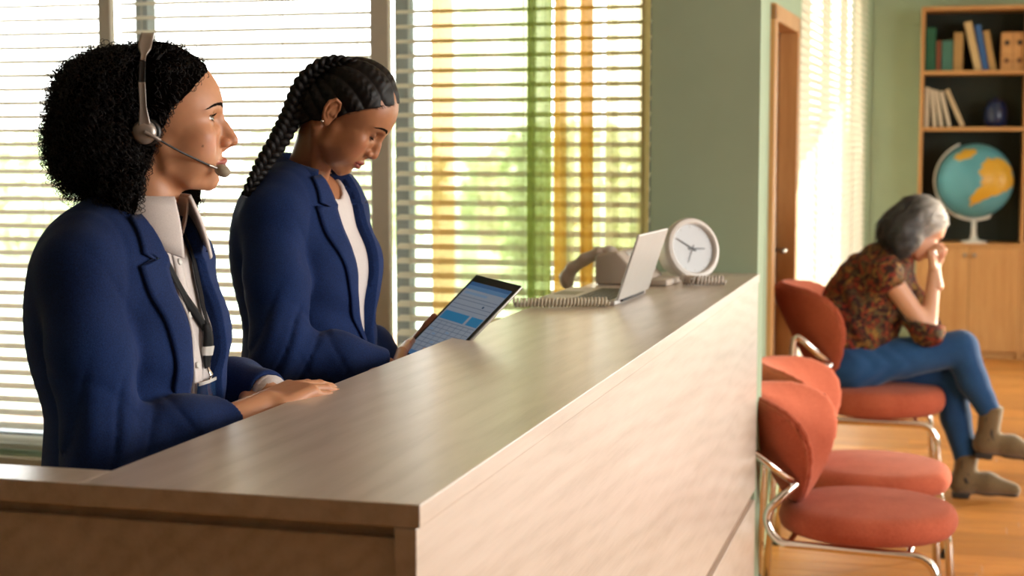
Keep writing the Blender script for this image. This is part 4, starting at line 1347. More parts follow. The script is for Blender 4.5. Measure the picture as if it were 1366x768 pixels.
def torso_field(o, inf=0.0):
    k = o.get('build', 1.0)
    def f(P):
        Q = P.copy(); Q[:, 1] = np.abs(Q[:, 1])
        dz = o['dz']; 
        d = ell(Q, (-0.024, 0, 1.22 + dz), (0.092 * k, 0.138 * k, 0.20))
        d = smin(d, ell(Q, (-0.022, 0, 0.93 + dz), (0.115 * k, 0.168 * k, 0.20)), 0.07)
        d = smin(d, ell(Q, (-0.016, 0, 1.08 + dz), (0.092 * k, 0.125 * k, 0.16)), 0.06)
        d = smin(d, ell(Q, (0.030, 0.064, 1.225 + dz), (0.048, 0.064, 0.062)), 0.045)
        d = smin(d, ell(Q, (-0.060, 0.05, 1.27 + dz), (0.072, 0.105, 0.13)), 0.05)
        d = smin(d, chain(Q, [(-0.026, 0.0, 1.345 + dz), (-0.024, 0.09, 1.343 + dz), (-0.020, 0.140, 1.332 + dz)], [0.052, 0.050, 0.047], 0.02), 0.045)
        d = smin(d, cone(Q, (-0.034, 0.02, 1.392 + dz), (-0.026, 0.11, 1.354 + dz), 0.036, 0.034), 0.035)
        return d - inf
    return f

def jacket_field(o):
    tf = torso_field(o, 0.016)
    arms = o['arms']
    def f(P):
        d = tf(P)
        # skirt flares a little
        slv = None
        for a in arms:
            S, E, W = (np.array(x) for x in a['pts'])
            e = chain(P, [S, S * 0.5 + E * 0.5, E, E * 0.45 + W * 0.55, W], [0.060, 0.057, 0.053, 0.049, a.get('cuff', 0.040)], 0.03)
            q = P - E
            u1 = (W - E) / np.linalg.norm(W - E); u2 = (S - E) / np.linalg.norm(S - E)
            m = np.exp(-(q * q).sum(1) / 0.085 ** 2)
            ph = q @ (u1 * 1.0 - u2 * 0.75) * 78 + 3.0 * np.sin(q @ np.array((9.0, 14.0, 7.0)))
            e = e - 0.0030 * m * np.sin(ph) + 0.0105 * m * (1 - np.abs(np.sin(ph * 0.5))) ** 4
            qs = P - S
            m2 = np.exp(-((qs - u2 * -0.10) ** 2).sum(1) / 0.12 ** 2)
            p2 = qs @ (u2 * 30 + np.array((16.0, 0, 0))) + 2 * np.sin(qs @ np.array((8.0, 20.0, 3.0)))
            e = e - 0.0016 * m2 * np.sin(p2) + 0.0055 * m2 * (1 - np.abs(np.sin(p2 * 0.5))) ** 5
            qf = P - (E * 0.4 + W * 0.6)
            m3 = np.exp(-(qf ** 2).sum(1) / 0.09 ** 2) * sm01((-((P - W) @ u1) - 0.03) / 0.05)
            p3_ = qf @ u1 * 52 + 3 * np.sin(qf @ np.array((15.0, 3.0, 22.0)))
            e = e - 0.0012 * m3 * np.sin(p3_) + 0.005 * m3 * (1 - np.abs(np.sin(p3_ * 0.5))) ** 5
            # cuff
            e = smax(e, ((P - W) @ u1), 0.004)
            hole = smax(cone(P, W - u1 * 0.02, W + u1 * 0.05, a.get('cuff', 0.040) - 0.006), -((P - W) @ u1) - 0.018, 0.003)
            e = np.maximum(e, -hole)
            slv = e if slv is None else np.minimum(slv, e)
        if slv is not None: d = smin(d, slv, 0.012)
        # seam of the armhole
        for a in arms:
            S = np.array(a['pts'][0]); sy = np.sign(S[1])
            pl = (P[:, 1] * sy - (abs(S[1]) - 0.012)) + 0.25 * (P[:, 2] - S[2])
            m = np.exp(-((P - S) ** 2).sum(1) / 0.10 ** 2) * (P[:, 2] > S[2] - 0.13)
            d = d + 0.0022 * m * np.exp(-(pl / 0.006) ** 2)
        q = P
        d = d - 0.0016 * np.sin(q[:, 2] * 31 + 3 * np.sin(q[:, 1] * 17)) * np.sin(q[:, 1] * 23 + 2 * np.sin(q[:, 0] * 21))
        for (c, dr, fr, amp, wd) in o.get('folds', []):
            q = P - np.array(c)
            d = d - amp * np.exp(-(q * q).sum(1) / wd ** 2) * np.sin(q @ np.array(dr) * fr)
        # hem, front opening, neck hole
        d = smax(d, (o['hem'] - P[:, 2]), 0.006)
        w = interp(P[:, 2], o['open_w']); yc = interp(P[:, 2], o['open_y'])
        op = np.maximum(np.abs(P[:, 1] - yc) - w, 0.02 - P[:, 0])
        d = smax(d, -op, 0.004)
        nh = cone(P, o['nk'](1.34), o['nk'](1.56), 0.064, 0.074)
        d = smax(d, -nh, 0.006)
        return d
    return f

def lapel(o, s, th=0.0045):
    """s=+1 wearer's left"""
    jf = jacket_field(dict(o, arms=[]))
    rows = []
    zt, zb, zn = o['lap']
    for v in np.linspace(0, 1, 40):
        z = zt + (zb - zt) * v
        w = interp(z, o['open_w']); yc = interp(z, o['open_y'])
        inn = yc + s * (w - 0.004)
        if z > zn: lw = 0.040 + 0.020 * (zt - z) / (zt - zn)
        else:
            t = (zn - z) / (zn - zb)
            lw = 0.066 * (1 - t) ** 0.8 + 0.004
        if abs(z - zn) < (zt - zb) / 60: lw = 0.034
        rows.append([(inn + s * lw * t_, z + (0.010 * t_ if z < zn else -0.004 * t_)) for t_ in np.linspace(0, 1, 8)])
    return patch(jf, rows, th, 0.0015)

def neckband(o, th0, th1, rt, zt, rb, zb, n=60, thick=0.004, m=6, ry=1.0, cx=0.0):
    """cloth band round the neck; rt/zt/rb/zb are functions of the angle (0 = front)"""
    def fn(u, v):
        a = th0 + (th1 - th0) * u
        r = rb(a) + (rt(a) - rb(a)) * v; z = zb(a) + (zt(a) - zb(a)) * v
        r += 0.004 * math.sin(PI * v)
        c_ = o['nk'](z)
        p = np.array((c_[0] + cx + r * math.cos(a), c_[1] + ry * r * math.sin(a), c_[2]))
        dr = rt(a) - rb(a); dz_ = zt(a) - zb(a)
        nrm = np.array((math.cos(a) * dz_, math.sin(a) * dz_, -dr)); nrm /= np.linalg.norm(nrm)
        return p, nrm
    return sheet(fn, n, m, thick)

def strip_path(f, pts, width, th, lift, axis=(0, 1, 0), n=None, org_x=0.6):
    """ribbon across the front: pts list of (y,z); widths in metres, laid on field f"""
    P = spline([(0, a, b) for a, b in pts], 10)
    rows = []
    for i, p in enumerate(P):
        t = P[min(i + 1, len(P) - 1)] - P[max(i - 1, 0)]; t.normalize()
        sd = Vector((0, -t.z, t.y))
        w = width(i / (len(P) - 1)) if callable(width) else width
        rows.append([(p.y + sd.y * w * k, p.z + sd.z * w * k) for k in (-0.5, -0.17, 0.17, 0.5)])
    return patch(f, rows, th, lift, org_x)

def shirt_cuffs(o, BM, parent, r=0.0315):
    for a_ in o['arms']:
        E_, W_ = np.array(a_['pts'][1]), np.array(a_['pts'][2]); u_ = (W_ - E_) / np.linalg.norm(W_ - E_)
        v, q = tubes(np.array([[W_ - u_ * 0.02, W_, W_ + u_ * 0.008, W_ + u_ * 0.009, W_ + u_ * 0.006]]), np.array([[r, r, r, r - 0.002, r - 0.004]]), 20)
        link('shirt_cuff', np_mesh('shirt_cuff', xf(v, BM), q), M['shirt_white'], parent)

def legs_field(o):
    """trousers and hips; returns field"""
    def f(P):
        d = ell(P, (-0.012, 0, 0.92 + o['dz']), (0.115, 0.170, 0.15))
        for s in (-1, 1):
            d = smin(d, chain(P, [(-0.01, s * 0.085, 0.86 + o['dz']), (0.005, s * 0.095, 0.48), (-0.02, s * 0.10, 0.07)], [0.092, 0.062, 0.060], 0.05), 0.05)
        return np.maximum(d, 0.045 - P[:, 2])
    return f
def shoe_field(s):
    def f(P):
        d = chain(P, [(-0.075, s * 0.10, 0.045), (0.03, s * 0.103, 0.045), (0.115, s * 0.115, 0.028)], [0.036, 0.036, 0.026], 0.03)
        d = smin(d, cone(P, (-0.06, s * 0.10, 0.05), (-0.05, s * 0.10, 0.10), 0.036, 0.040), 0.02)
        return np.maximum(d, 0.002 - P[:, 2])
    return f

M['navy'] = fabric('navy_wool', '#0a1b43', '#18356c', 650, 0.45, 0.85, 0.06, (1, 1, 1), 5)
M['navy_dark'] = fabric('navy_trouser_wool', '#0b1530', '#14224a', 650, 0.3, 0.9, 0.2)
M['shirt_white'] = fabric('shirt_cotton', '#cfc6c2', '#e4dcd8', 900, 0.15, 0.85, 0.1)
M['shoe'] = plain('shoe_leather', '#17130f', 0.35)
# ================================================================== WOMAN WITH HEADSET
W1 = dict(
    eye=(8.3, 3.15, 2.15), lid=(1.58, 0.50, 0.02), chin_z=-6.7, ear=False,
    nose=dict(bridge=[(9.65, 0, 3.3), (10.3, 0, 2.3), (11.15, 0, 1.1), (12.1, 0, -0.4)], rad=[0.75, 0.62, 0.66, 0.78], tip=(12.3, 0, -1.1), tr=(0.98, 0.95, 0.85),
              ala=(11.15, 1.25, -1.45), ar=(0.95, 0.68, 0.72), nostril=(11.75, 0.62, -2.08)),
    lip=dict(x=11.08, z=-4.7, ru=0.46, rl=0.57),
    neck=dict(pts=[(-0.6, 0, -3.0), (-1.4, 0, -9.0), (-3.2, 0, -16.5)], rad=[5.2, 5.2, 6.0]),
    skin=('#c8916d', '#a8544c', '#c0745a', '#5a2f24'), brow=dict(y0=1.2, y1=5.3, z=3.95, arch=0.62, drop=0.75, th=0.55), lash_len=0.6,
    # body (metres)
    dz=-0.028, build=1.0, hem=0.76,
    open_w=[(1.42, 0.056), (1.34, 0.054), (1.25, 0.050), (1.10, 0.050), (0.95, 0.055), (0.76, 0.075)], open_y=[(1.42, 0.006), (1.2, 0.0), (0.8, 0.0)],
    lap=(1.388, 0.99, 1.322),
    nk=lambda z: (-0.010 + 0.22 * (z - 1.40), 0.010, z - 0.028),
    folds=[((0.06, -0.10, 1.10), (0.3, 0.4, 1.0), 90, 0.0025, 0.10), ((0.05, 0.10, 1.12), (0.2, -0.5, 1.0), 85, 0.0025, 0.10)])
_az = math.radians(62.6)
FW1 = np.array((math.sin(_az), math.cos(_az), 0)); LF1 = np.array((-math.cos(_az), math.sin(_az), 0))
HR1 = np.stack([FW1, LF1, np.array((0, 0, 1.0))], 1)
HM1 = frame((-1.173, 2.199, 1.507), HR1, 0.01)
fh1 = head_field(W1)
def az_frame(loc, azd):
    a = math.radians(azd)
    return frame(loc, np.stack([(math.sin(a), math.cos(a), 0), (-math.cos(a), math.sin(a), 0), (0, 0, 1.0)], 1))
BM1 = az_frame((-1.172, 2.17, 0.0), 90)
def loc(BM, p): return tuple(np.linalg.inv(BM)[:3, :3] @ np.array(p) + np.linalg.inv(BM)[:3, 3])
W1['arms'] = [dict(pts=[(-0.022, -0.142, 1.314), loc(BM1, (-1.135, 1.968, 1.066)), loc(BM1, (-1.000, 2.168, 1.086))], cuff=0.038),
              dict(pts=[(-0.030, 0.136, 1.310), loc(BM1, (-1.215, 2.425, 1.085)), loc(BM1, (-1.035, 2.315, 1.095))], cuff=0.038)]

def base_body(o, BM, parts):
    """coarse hidden trunk and legs joined with the finely sculpted skin parts"""
    tf = torso_field(o, -0.004); lf = legs_field(o)
    arm = o['arms']
    def f(P):
        d = smin(tf(P), lf(P) + 0.012, 0.03)
        for a in arm:
            S, E, W = a['pts']
            d = smin(d, chain(P, [S, E, W], [0.045, 0.036, 0.027], 0.02), 0.02)
        return d
    v, q = sculpt(f, (-0.2, -0.36, 0.0), (0.3, 0.36, 1.44 + o['dz']), 0.016, 1)
    c = np.tile(srgb3(o['skin'][0]), (len(v), 1))
    parts = [(xf(v, BM), q, c)] + parts
    V, F = join_arrays([(a, b) for a, b, _ in parts])
    return V, F, np.concatenate([c for _, _, c in parts])

def hand_part(ch, side, HM, skin, arm=((-7, 0, 0), 2.75), h=0.2):
    pts = np.concatenate([np.array(p) for p, _ in ch])
    lo = np.minimum(pts.min(0), (-7.5, -4.5, -3)) - 1.4; hi = np.maximum(pts.max(0), (9, 4.5, 3)) + 1.4
    v, q = sculpt(hand_field(ch, side, arm), lo, hi, h, 1)
    base, red = srgb3(skin[0]), srgb3(skin[2])
    tips = np.array([p[-1] for p, _ in ch]); kn = np.array([p[i] for p, _ in ch for i in (1, 2)])
    dt = np.sqrt(((v[:, None] - tips[None]) ** 2).sum(2)).min(1); dk = np.sqrt(((v[:, None] - kn[None]) ** 2).sum(2)).min(1)
    m = (np.clip(np.exp(-(dt / 1.3) ** 2) + 0.5 * np.exp(-(dk / 1.0) ** 2), 0, 1) * 0.55)[:, None]
    return xf(v, HM), q, base * (1 - m) + red * m
def axes(x, y_hint):
    x = np.array(x, float); x /= np.linalg.norm(x)
    y = np.array(y_hint, float); y -= x * (x @ y); y /= np.linalg.norm(y)
    return np.stack([x, y, np.cross(x, y)], 1)

hv1, hq1 = sculpt(fh1, (-9.5, -9.5, -16.5), (14.5, 9.5, 14), 0.2, 1)
hc1 = head_colors(hv1, W1)
hc1[(np.hypot(hv1[:, 0] - 7.7, hv1[:, 2] + 1.9) < 0.17) & (hv1[:, 1] < 0)] *= 0.45      # beauty spot on the cheek
# right hand, fingers resting on the inner edge of the counter
HR1m = frame((-0.988, 2.190, 1.097), axes((0.345, 0.93, 0.19), (-0.93, 0.345, 0.05)), 0.0098)
ch1r = hand_chains(per=[(0.22, 0.22, 0.12), (0.26, 0.22, 0.14), (0.30, 0.26, 0.16), (0.34, 0.28, 0.18)], thumb=((0.90, 0.30, -0.42), 0.15), side=1, spread=0.5)
HL1m = frame((-1.050, 2.322, 1.092), axes((0.42, -0.90, -0.05), (0.9, 0.42, 0.0)), 0.0095)
ch1l = hand_chains(curl=(0.45, 0.6, 0.4), thumb=((0.8, 0.5, -0.3), 0.25), side=-1, spread=0.6)
sk = W1['skin']
parts = [(xf(hv1, HM1), hq1, hc1), hand_part(ch1r, 1, HR1m, sk), hand_part(ch1l, -1, HL1m, sk)]
V, F, C = base_body(W1, BM1, parts)
me = np_mesh('person', V, F); vcol(me, C)
M['skin_olive'] = skin_mat('skin_olive', 0.22, 0.42)
P1 = link('person', me, M['skin_olive'])
tag(P1, 'standing woman with black curly hair, headset, white collared shirt and navy blazer', 'person')
for s in (-1, 1):
    ev, ef, ec = eye_mesh('#6f6048', (1, -0.42, 0.02))
    m_ = np_mesh('eye', xf(ev + np.array((W1['eye'][0], s * W1['eye'][1], W1['eye'][2])), HM1), ef); vcol(m_, ec); link('eye', m_, M['eye'], P1)
lash_brow(fh1, W1, HM1, P1, M['lash'])
nv_, nf_ = nails(ch1r)
M['nail'] = plain('nail', '#c99a86', 0.3, var=0.03)
link('fingernails', np_mesh('fingernails', xf(nv_, HR1m), nf_), M['nail'], P1, kind='stuff')

# ---- clothes
jf1 = jacket_field(W1)
v, q = sculpt(jf1, (-0.22, -0.38, 0.74), (0.30, 0.38, 1.46), 0.0042, 1)
jk1 = link('blazer', np_mesh('blazer', xf(v, BM1), q), M['navy'], P1)
sf1 = torso_field(W1, 0.0035)
def sf1_(P):
    d = sf1(P)
    d = d - 0.0022 * np.sin(P[:, 2] * 70 + 6 * np.sin(P[:, 1] * 40)) * np.exp(-((P[:, 2] - 1.18) / 0.12) ** 2) - 0.0012 * np.sin(P[:, 1] * 120 + P[:, 2] * 40)
    return smax(smax(d, -cone(P, W1['nk'](1.36), W1['nk'](1.56), 0.059, 0.066), 0.006), 0.80 - P[:, 2], 0.005)
v, q = sculpt(sf1_, (-0.2, -0.25, 0.78), (0.2, 0.25, 1.45), 0.006, 1)
sh1 = link('shirt', np_mesh('shirt', xf(v, BM1), q), M['shirt_white'], P1)
for s in (-1, 1):
    a, b = lapel(W1, s); link('lapel', np_mesh('lapel', xf(a, BM1), b), M['navy'], jk1)
A_ = math.radians(62)
a, b = neckband(W1, A_, 2 * PI - A_, lambda t: 0.071, lambda t: 1.424 - 0.018 * math.cos(t), lambda t: 0.100 + 0.006 * abs(math.sin(t)), lambda t: 1.384 - 0.012 * math.cos(t))
link('jacket_collar', np_mesh('jacket_collar', xf(a, BM1), b), M['navy'], jk1)
# shirt collar: stand and two falling points
a, b = neckband(W1, 0.30, 2 * PI - 0.30, lambda t: 0.0640, lambda t: 1.440 - 0.004 * math.cos(t), lambda t: 0.062, lambda t: 1.375 - 0.012 * math.cos(t), thick=0.0025)
link('collar_stand', np_mesh('collar_stand', xf(a, BM1), b), M['shirt_white'], sh1)
def drop(t):
    c = math.cos(t); k = max(0.0, (c - 0.15) / 0.85)
    return 1.400 - 0.010 * c - 0.046 * k ** 1.5
for s in (-1, 1):
    t0, t1 = (0.16, PI) if s > 0 else (-0.40, -PI)
    a, b = neckband(W1, t0, t1, lambda t: 0.0665, lambda t: 1.444 - 0.004 * math.cos(t), lambda t: 0.078 + 0.042 * max(0, math.cos(t)) ** 2, drop, thick=0.0028)
    if s < 0: b = b[:, ::-1]
    link('collar_flap', np_mesh('collar_flap', xf(a, BM1), b), M['shirt_white'], sh1)
a, b = strip_path(sf1_, [(0.0, 1.352), (0.001, 1.25), (0.0, 1.15), (0.0, 1.0), (0, 0.85)], 0.026, 0.0022, 0.0005); link('button_placket', np_mesh('button_placket', xf(a, BM1), b), M['shirt_white'], sh1)
for z in (1.315, 1.235, 1.16, 1.09):
    p = march(sf1_, [(0.5, 0.0, z)], (-1, 0, 0), 0, 0.004, 60, 0.7)[0]
    bm_ = MB(); bm_.lathe([(0, 0), (0.0052, 0), (0.0052, 0.0015), (0.004, 0.002), (0, 0.0016)], 14, Matrix(frame(p, roty(PI / 2 - 0.2)).tolist()))
    o = bm_.build('shirt_button', M['white_plastic'], sh1, True)
    o.data.transform(Matrix(BM1.tolist()))
shirt_cuffs(dict(arms=W1['arms'][1:]), BM1, sh1)
v, q = sculpt(legs_field(W1), (-0.2, -0.25, 0.03), (0.2, 0.25, 1.06), 0.011, 1)
link('trousers', np_mesh('trousers', xf(v, BM1), q), M['navy_dark'], P1)
for s in (-1, 1):
    v, q = sculpt(shoe_field(s), (-0.15, s * 0.1 - 0.08, 0), (0.18, s * 0.1 + 0.08, 0.16), 0.009, 1)
    link('shoe', np_mesh('shoe', xf(v, BM1), q), M['shoe'], P1)

# ---- curly hair
XH = [(-14, -1.6), (-12, -1.5), (-8, -1.0), (-4.4, 0.4), (0, 1.9), (3.5, 3.3), (5.8, 5.8), (8.0, 8.0), (9.4, 9.6), (14.5, 10.2)]
def hair1(P):
    d = ell(P, (0.3, 0, 5.5), (9.9, 8.7, 8.4))
    d = smin(d, ell(P, (-6.2, 0, -1.2), (9.3, 10.3, 10.0)), 2.0)
    d = smin(d, ell(P, (-6.0, 0, 5.0), (8.4, 9.3, 7.6)), 2.0)
    d = smin(d, ell(P, (4.4, 8.0, -8.6), (3.6, 2.8, 4.6)), 1.5)
    d = smin(d, ell(P, (-3.2, -8.8, -8.2), (4.2, 2.8, 4.8)), 1.5)
    xh = interp(P[:, 2], XH) + np.where(P[:, 1] > 3, np.clip((0 - P[:, 2]) * 1.0, 0, 9.0), 0)
    d = smax(d, P[:, 0] - xh, 0.8)
    # hollow for the face and neck
    d = smax(d, -ell(P, (2.6, 0, -9.5), (6.2, 6.0, 8)), 0.8)
    d = d - 0.25 * np.sin(P[:, 0] * 2.1 + np.sin(P[:, 2] * 1.7)) * np.sin(P[:, 2] * 2.3 + np.sin(P[:, 1] * 1.9)) * np.sin(P[:, 1] * 2.2 + P[:, 0])
    return d
v, q = sculpt(lambda P: hair1(P) + 0.05 + 0.45 * np.clip((2 - P[:, 0]) / 4, 0, 1), (-18, -12, -15), (11, 13, 16), 0.36, 1)
M['hair_black'] = strand_mat('curly_black_hair', '#080504', '#150d09', 0.5, spec=0.3)
M['hair_deep'] = plain('hair_deep', '#080605', 1.0, spec=0.0)
hr1 = link('hair', np_mesh('hair', xf(v, HM1), q), M['hair_deep'], P1)
sv, sq = sculpt(lambda P: hair1(P) + 0.1, (-18, -12, -15), (11, 13, 16), 0.7, 0)
rg = np.random.default_rng(11)
def curls(n, rad, lmin, lmax, rmin, rmax, out, m=34):
    i = rg.integers(0, len(sv), n)
    p = sv[i] + rg.normal(size=(n, 3)) * 0.3
    nr = grad(hair1, p, 0.05)
    dn = np.array((-0.28, 0, -1.0)) + nr * out + rg.normal(size=(n, 3)) * 0.38
    dn -= nr * ((dn * nr).sum(1) - out * 0.5)[:, None]
    dn /= np.linalg.norm(dn, axis=1)[:, None]
    top = np.clip((p[:, 2] - 7) / 5, 0, 1) * (p[:, 0] > -4)
    L = lmin + (lmax - lmin) * rg.random(n); R = (rmin + (rmax - rmin) * rg.random(n)) * (1 - 0.5 * top)
    pitch = 1.0 + 0.6 * rg.random(n)
    s = np.cross(dn, nr); s /= np.linalg.norm(s, axis=1)[:, None]; t = np.cross(s, dn)
    k = np.linspace(0, 1, m); ph = rg.random(n) * 6.28
    a = ph[:, None] + 2 * PI * (L / pitch)[:, None] * k[None]
    env = np.sin(np.clip(k * 1.1 + 0.12, 0, 1) * PI * 0.62)[None] * R[:, None]
    path = p[:, None] - nr[:, None] * (0.35 * (1 - k))[None, :, None] + dn[:, None] * (k[None] * L[:, None])[..., None] \
        + s[:, None] * (np.cos(a) * env)[..., None] + t[:, None] * (np.sin(a) * env)[..., None]
    path[:, :, 2] -= (k ** 2 * 0.5)[None]
    # keep the face free
    lim = interp(path[:, :, 2].ravel(), XH).reshape(n, m) + np.where(path[:, :, 1] > 3, np.clip((0 - path[:, :, 2]) * 1.0, 0, 9.0), 0) + 0.7
    ok = (path[:, :, 0] < lim).all(1)
    dh = hair1(path.reshape(-1, 3).astype(np.float32)).reshape(n, m)
    ok &= ~((np.abs(path[:, :, 0] + 0.5) < 1.15) & (path[:, :, 2] > -1.5) & (dh > 0.15)).any(1)
    ok &= (dh < 1.2).all(1) | ((rg.random(n) < 0.3) & (dh < 1.9).all(1))
    # and the shoulders free of hair poking inside
    path = path[ok]; 
    return path, np.broadcast_to(rad * np.linspace(1, 0.55, m), (len(path), m))
for nm, args in (('curls', (5600, 0.078, 2.8, 5.2, 0.32, 0.56, 0.14)), ('loose_curls', (520, 0.05, 3.2, 5.2, 0.55, 0.90, 0.34))):
    p, r = curls(*args)
    v, f_ = tubes(p, r, 3)
    o = link(nm, np_mesh(nm, xf(v, HM1), f_), M['hair_black'], hr1); o['kind'] = 'stuff'

# ---- headset (worn, a thing of its own)
hs_ = thing('headset', 'silver and black headset with microphone boom worn on black curly hair', 'headset', tuple(xf(np.array([[0, 0, 0]]), HM1)[0]))
HMl = HM1.copy(); HMl[:3, 3] = 0
def band(name, pts, wfn, th, mat):
    Pp = np.array([list(p) for p in spline(pts, 10)]); n = len(Pp)
    T = np.gradient(Pp, axis=0); T /= np.linalg.norm(T, axis=1)[:, None]
    X = np.tile(np.array((1.0, 0, 0)), (n, 1)); X -= T * (X * T).sum(1)[:, None]; X /= np.linalg.norm(X, axis=1)[:, None]
    Nn = np.cross(T, X)
    def fn(u, v):
        i = int(round(u * (n - 1))); w = wfn(u)
        e = (v - 0.5) * 2
        return Pp[i] + X[i] * w * (v - 0.5) - Nn[i] * (0.12 * e * e), Nn[i]
    V, F = sheet(fn, n, 7, th)
    return link(name, np_mesh(name, xf(V, HMl), F), M[mat], hs_)
M['headset_silver'] = plain('headset_silver', '#a59c94', 0.32, 0.55, 0.03)
S_ = lambda y: -y
up_path = [(-0.6, -9.6, 1.2), (-0.75, -9.85, 4.0), (-0.85, -9.75, 7.3)]
band('arm', up_path, lambda u: 1.75 - 0.75 * min(1, u * 2.2) + 0.0 * u, -0.4, 'headset_silver')
band('slider', [(-0.85, -9.70, 7.1), (-0.78, -9.35, 8.8), (-0.7, -8.7, 10.2)], lambda u: 0.95, -0.3, 'black_plastic')
top = [(-0.65, -8.55, 10.3), (-0.35, -7.0, 12.3), (-0.05, -4.4, 13.9), (0.1, -1.5, 14.55), (0.1, 1.5, 14.5), (-0.05, 4.4, 13.8), (-0.35, 7.0, 12.2), (-0.65, 8.6, 10.2)]
band('headband', top, lambda u: 0.75 + 1.15 * min(1, max(0, u - 0.06) * 14) if u < 0.5 else 0.75 + 1.15 * min(1, max(0, 0.94 - u) * 14), -0.42, 'headset_silver')
band('slider', [(-0.65, 8.6, 10.2), (-0.8, 9.5, 7.0)], lambda u: 0.95, 0.3, 'black_plastic')
band('arm', [(-0.8, 9.6, 7.3), (-0.75, 9.7, 4.0), (-0.6, 9.4, 1.2)], lambda u: 1.1, -0.4, 'headset_silver')
def cup(s):
    mt = Matrix(HMl.tolist()) @ Matrix.Translation((-0.65, s * 8.6, 0.1)) @ Matrix.Rotation(PI / 2 * s, 4, 'X') @ Matrix.Rotation(0, 4, 'Z')
    # after the turn local -z*s points outwards
    b = MB(); b.lathe([(0, -1.45), (0.9, -1.42), (1.45, -1.25), (1.72, -0.9), (1.78, -0.45), (1.7, -0.3), (0, -0.3)], 32, mt); c = b.build('ear_cup', M['headset_silver'], hs_); autosmooth(c, 50)
    b = MB(); b.lathe([(0.9, 0.7), (1.6, 0.75), (2.0, 0.5), (2.05, 0.1), (1.9, -0.25), (1.6, -0.4), (0, -0.35)], 32, mt @ Matrix.Translation((0.42 , 0, 0))); b.build('ear_cushion', M['black_plastic'], hs_, True)
cup(-1 * -1 if False else 1) if False else None
for s in (-1, 1):
    mt = Matrix(HMl.tolist()) @ Matrix.Translation((-0.65, s * 8.7, 0.1)) @ Matrix(((1, 0, 0, 0), (0, 0, s, 0), (0, -s, 0, 0), (0, 0, 0, 1)))
    b = MB(); b.lathe([(0, 1.45), (0.9, 1.42), (1.45, 1.25), (1.72, 0.9), (1.78, 0.45), (1.7, 0.3), (0, 0.3)], 32, mt); autosmooth(b.build('ear_cup', M['headset_silver'], hs_), 50)
    b = MB(); b.lathe([(0.9, -0.9), (1.6, -0.95), (2.0, -0.6), (2.05, -0.1), (1.9, 0.3), (1.6, 0.45), (0, 0.4)], 32, mt @ Matrix.Translation((0.42, 0, 0))); b.build('ear_cushion', M['black_plastic'], hs_, True)
def hb(name, pts, r, mat, n=10):
    v_, f2 = tubes(np.array([[list(p) for p in spline(pts, 8)]]), np.array(r) if hasattr(r, '__len__') else r, n)
    return link(name, np_mesh(name, xf(v_, HMl), f2), M[mat], hs_)
hb('boom_joint', [(-0.6, -10.25, 0.1), (0.6, -10.1, -0.5), (1.6, -9.7, -1.1)], 0.30, 'headset_silver')
hb('microphone_boom', [(1.5, -9.75, -1.05), (4.2, -8.3, -2.6), (7.0, -6.3, -4.0), (8.75, -5.0, -4.85)], 0.17, 'black_plastic')
hb('boom_tip', [(8.6, -5.1, -4.78), (9.3, -4.6, -5.05), (10.0, -4.2, -5.35)], 0.24, 'steel')
v, q = sculpt(lambda P: ell(P, (10.65, -3.85, -5.65), (1.25, 0.95, 0.95), roty(0.45)), (8.8, -5.5, -7.2), (12.5, -2.3, -4.2), 0.12, 1)
M['foam'] = plain('mic_foam', '#a79c88', 0.95, var=0.1, scale=400, spec=0.1)
link('microphone_foam', np_mesh('microphone_foam', xf(v, HMl), q), M['foam'], hs_)

# ---- lanyard and badge (a thing of its own)
ly = thing('lanyard', 'black lanyard with clear badge holder hanging over the white shirt', 'lanyard', tuple(xf(np.array([[0, 0, 0]]), BM1)[0]))
BMl = BM1.copy(); BMl[:3, 3] = 0
M['ribbon'] = fabric('black_ribbon', '#0c0c0e', '#1b1b1e', 1500, 0.2, 0.7, 0.1)
both = lambda P: np.minimum(sf1_(P), 1e9)
KY, KZ = 0.024, 1.212
for s in (-1, 1):
    a, b = strip_path(sf1_, ([(-0.055, 1.375), (-0.036, 1.325), (-0.012, 1.275), (0.010, 1.235), (KY - 0.002, KZ)] if s < 0 else [(0.060, 1.385), (0.052, 1.33), (0.042, 1.27), (0.032, 1.235), (KY + 0.002, KZ)]), 0.013, 0.0012, 0.004 + 0.0012 * (s > 0))
    link('ribbon', np_mesh('ribbon', xf(a, BMl), b), M['ribbon'], ly)
a, b = strip_path(sf1_, [(KY, KZ + 0.008), (KY + 0.001, KZ - 0.03), (KY + 0.002, KZ - 0.060)], 0.015, 0.003, 0.005)
link('ribbon_end', np_mesh('ribbon_end', xf(a, BMl), b), M['ribbon'], ly)
a, b = strip_path(sf1_, [(KY + 0.001, KZ - 0.026), (KY + 0.001, KZ - 0.033), (KY + 0.001, KZ - 0.040)], 0.017, 0.0045, 0.0045)
link('ribbon_clasp', np_mesh('ribbon_clasp', xf(a, BMl), b), M['white_plastic'], ly)
def at_front(y, z, lift): return march(sf1_, [(0.5, y, z)], (-1, 0, 0), 0, lift, 60, 0.7)[0]
p0 = at_front(KY + 0.002, KZ - 0.060, 0.008); p1 = at_front(KY + 0.002, KZ - 0.080, 0.010)
v_, f2 = tubes(np.array([[p0, (p0 + p1) / 2 + np.array((0.004, 0.0, 0)), p1]]), 0.0032, 8); link('metal_clip', np_mesh('metal_clip', xf(v_, BMl), f2), M['chrome'], ly)
M['badge_clear'] = plain('badge_sleeve', '#223a5e', 0.12, var=0.02, coat=0.6)
a, b = strip_path(sf1_, [(KY + 0.004, KZ - 0.077), (KY + 0.004, KZ - 0.10), (KY + 0.004, KZ - 0.135)], 0.088, 0.002, 0.009); link('badge_holder', np_mesh('badge_holder', xf(a, BMl), b), M['badge_clear'], ly)
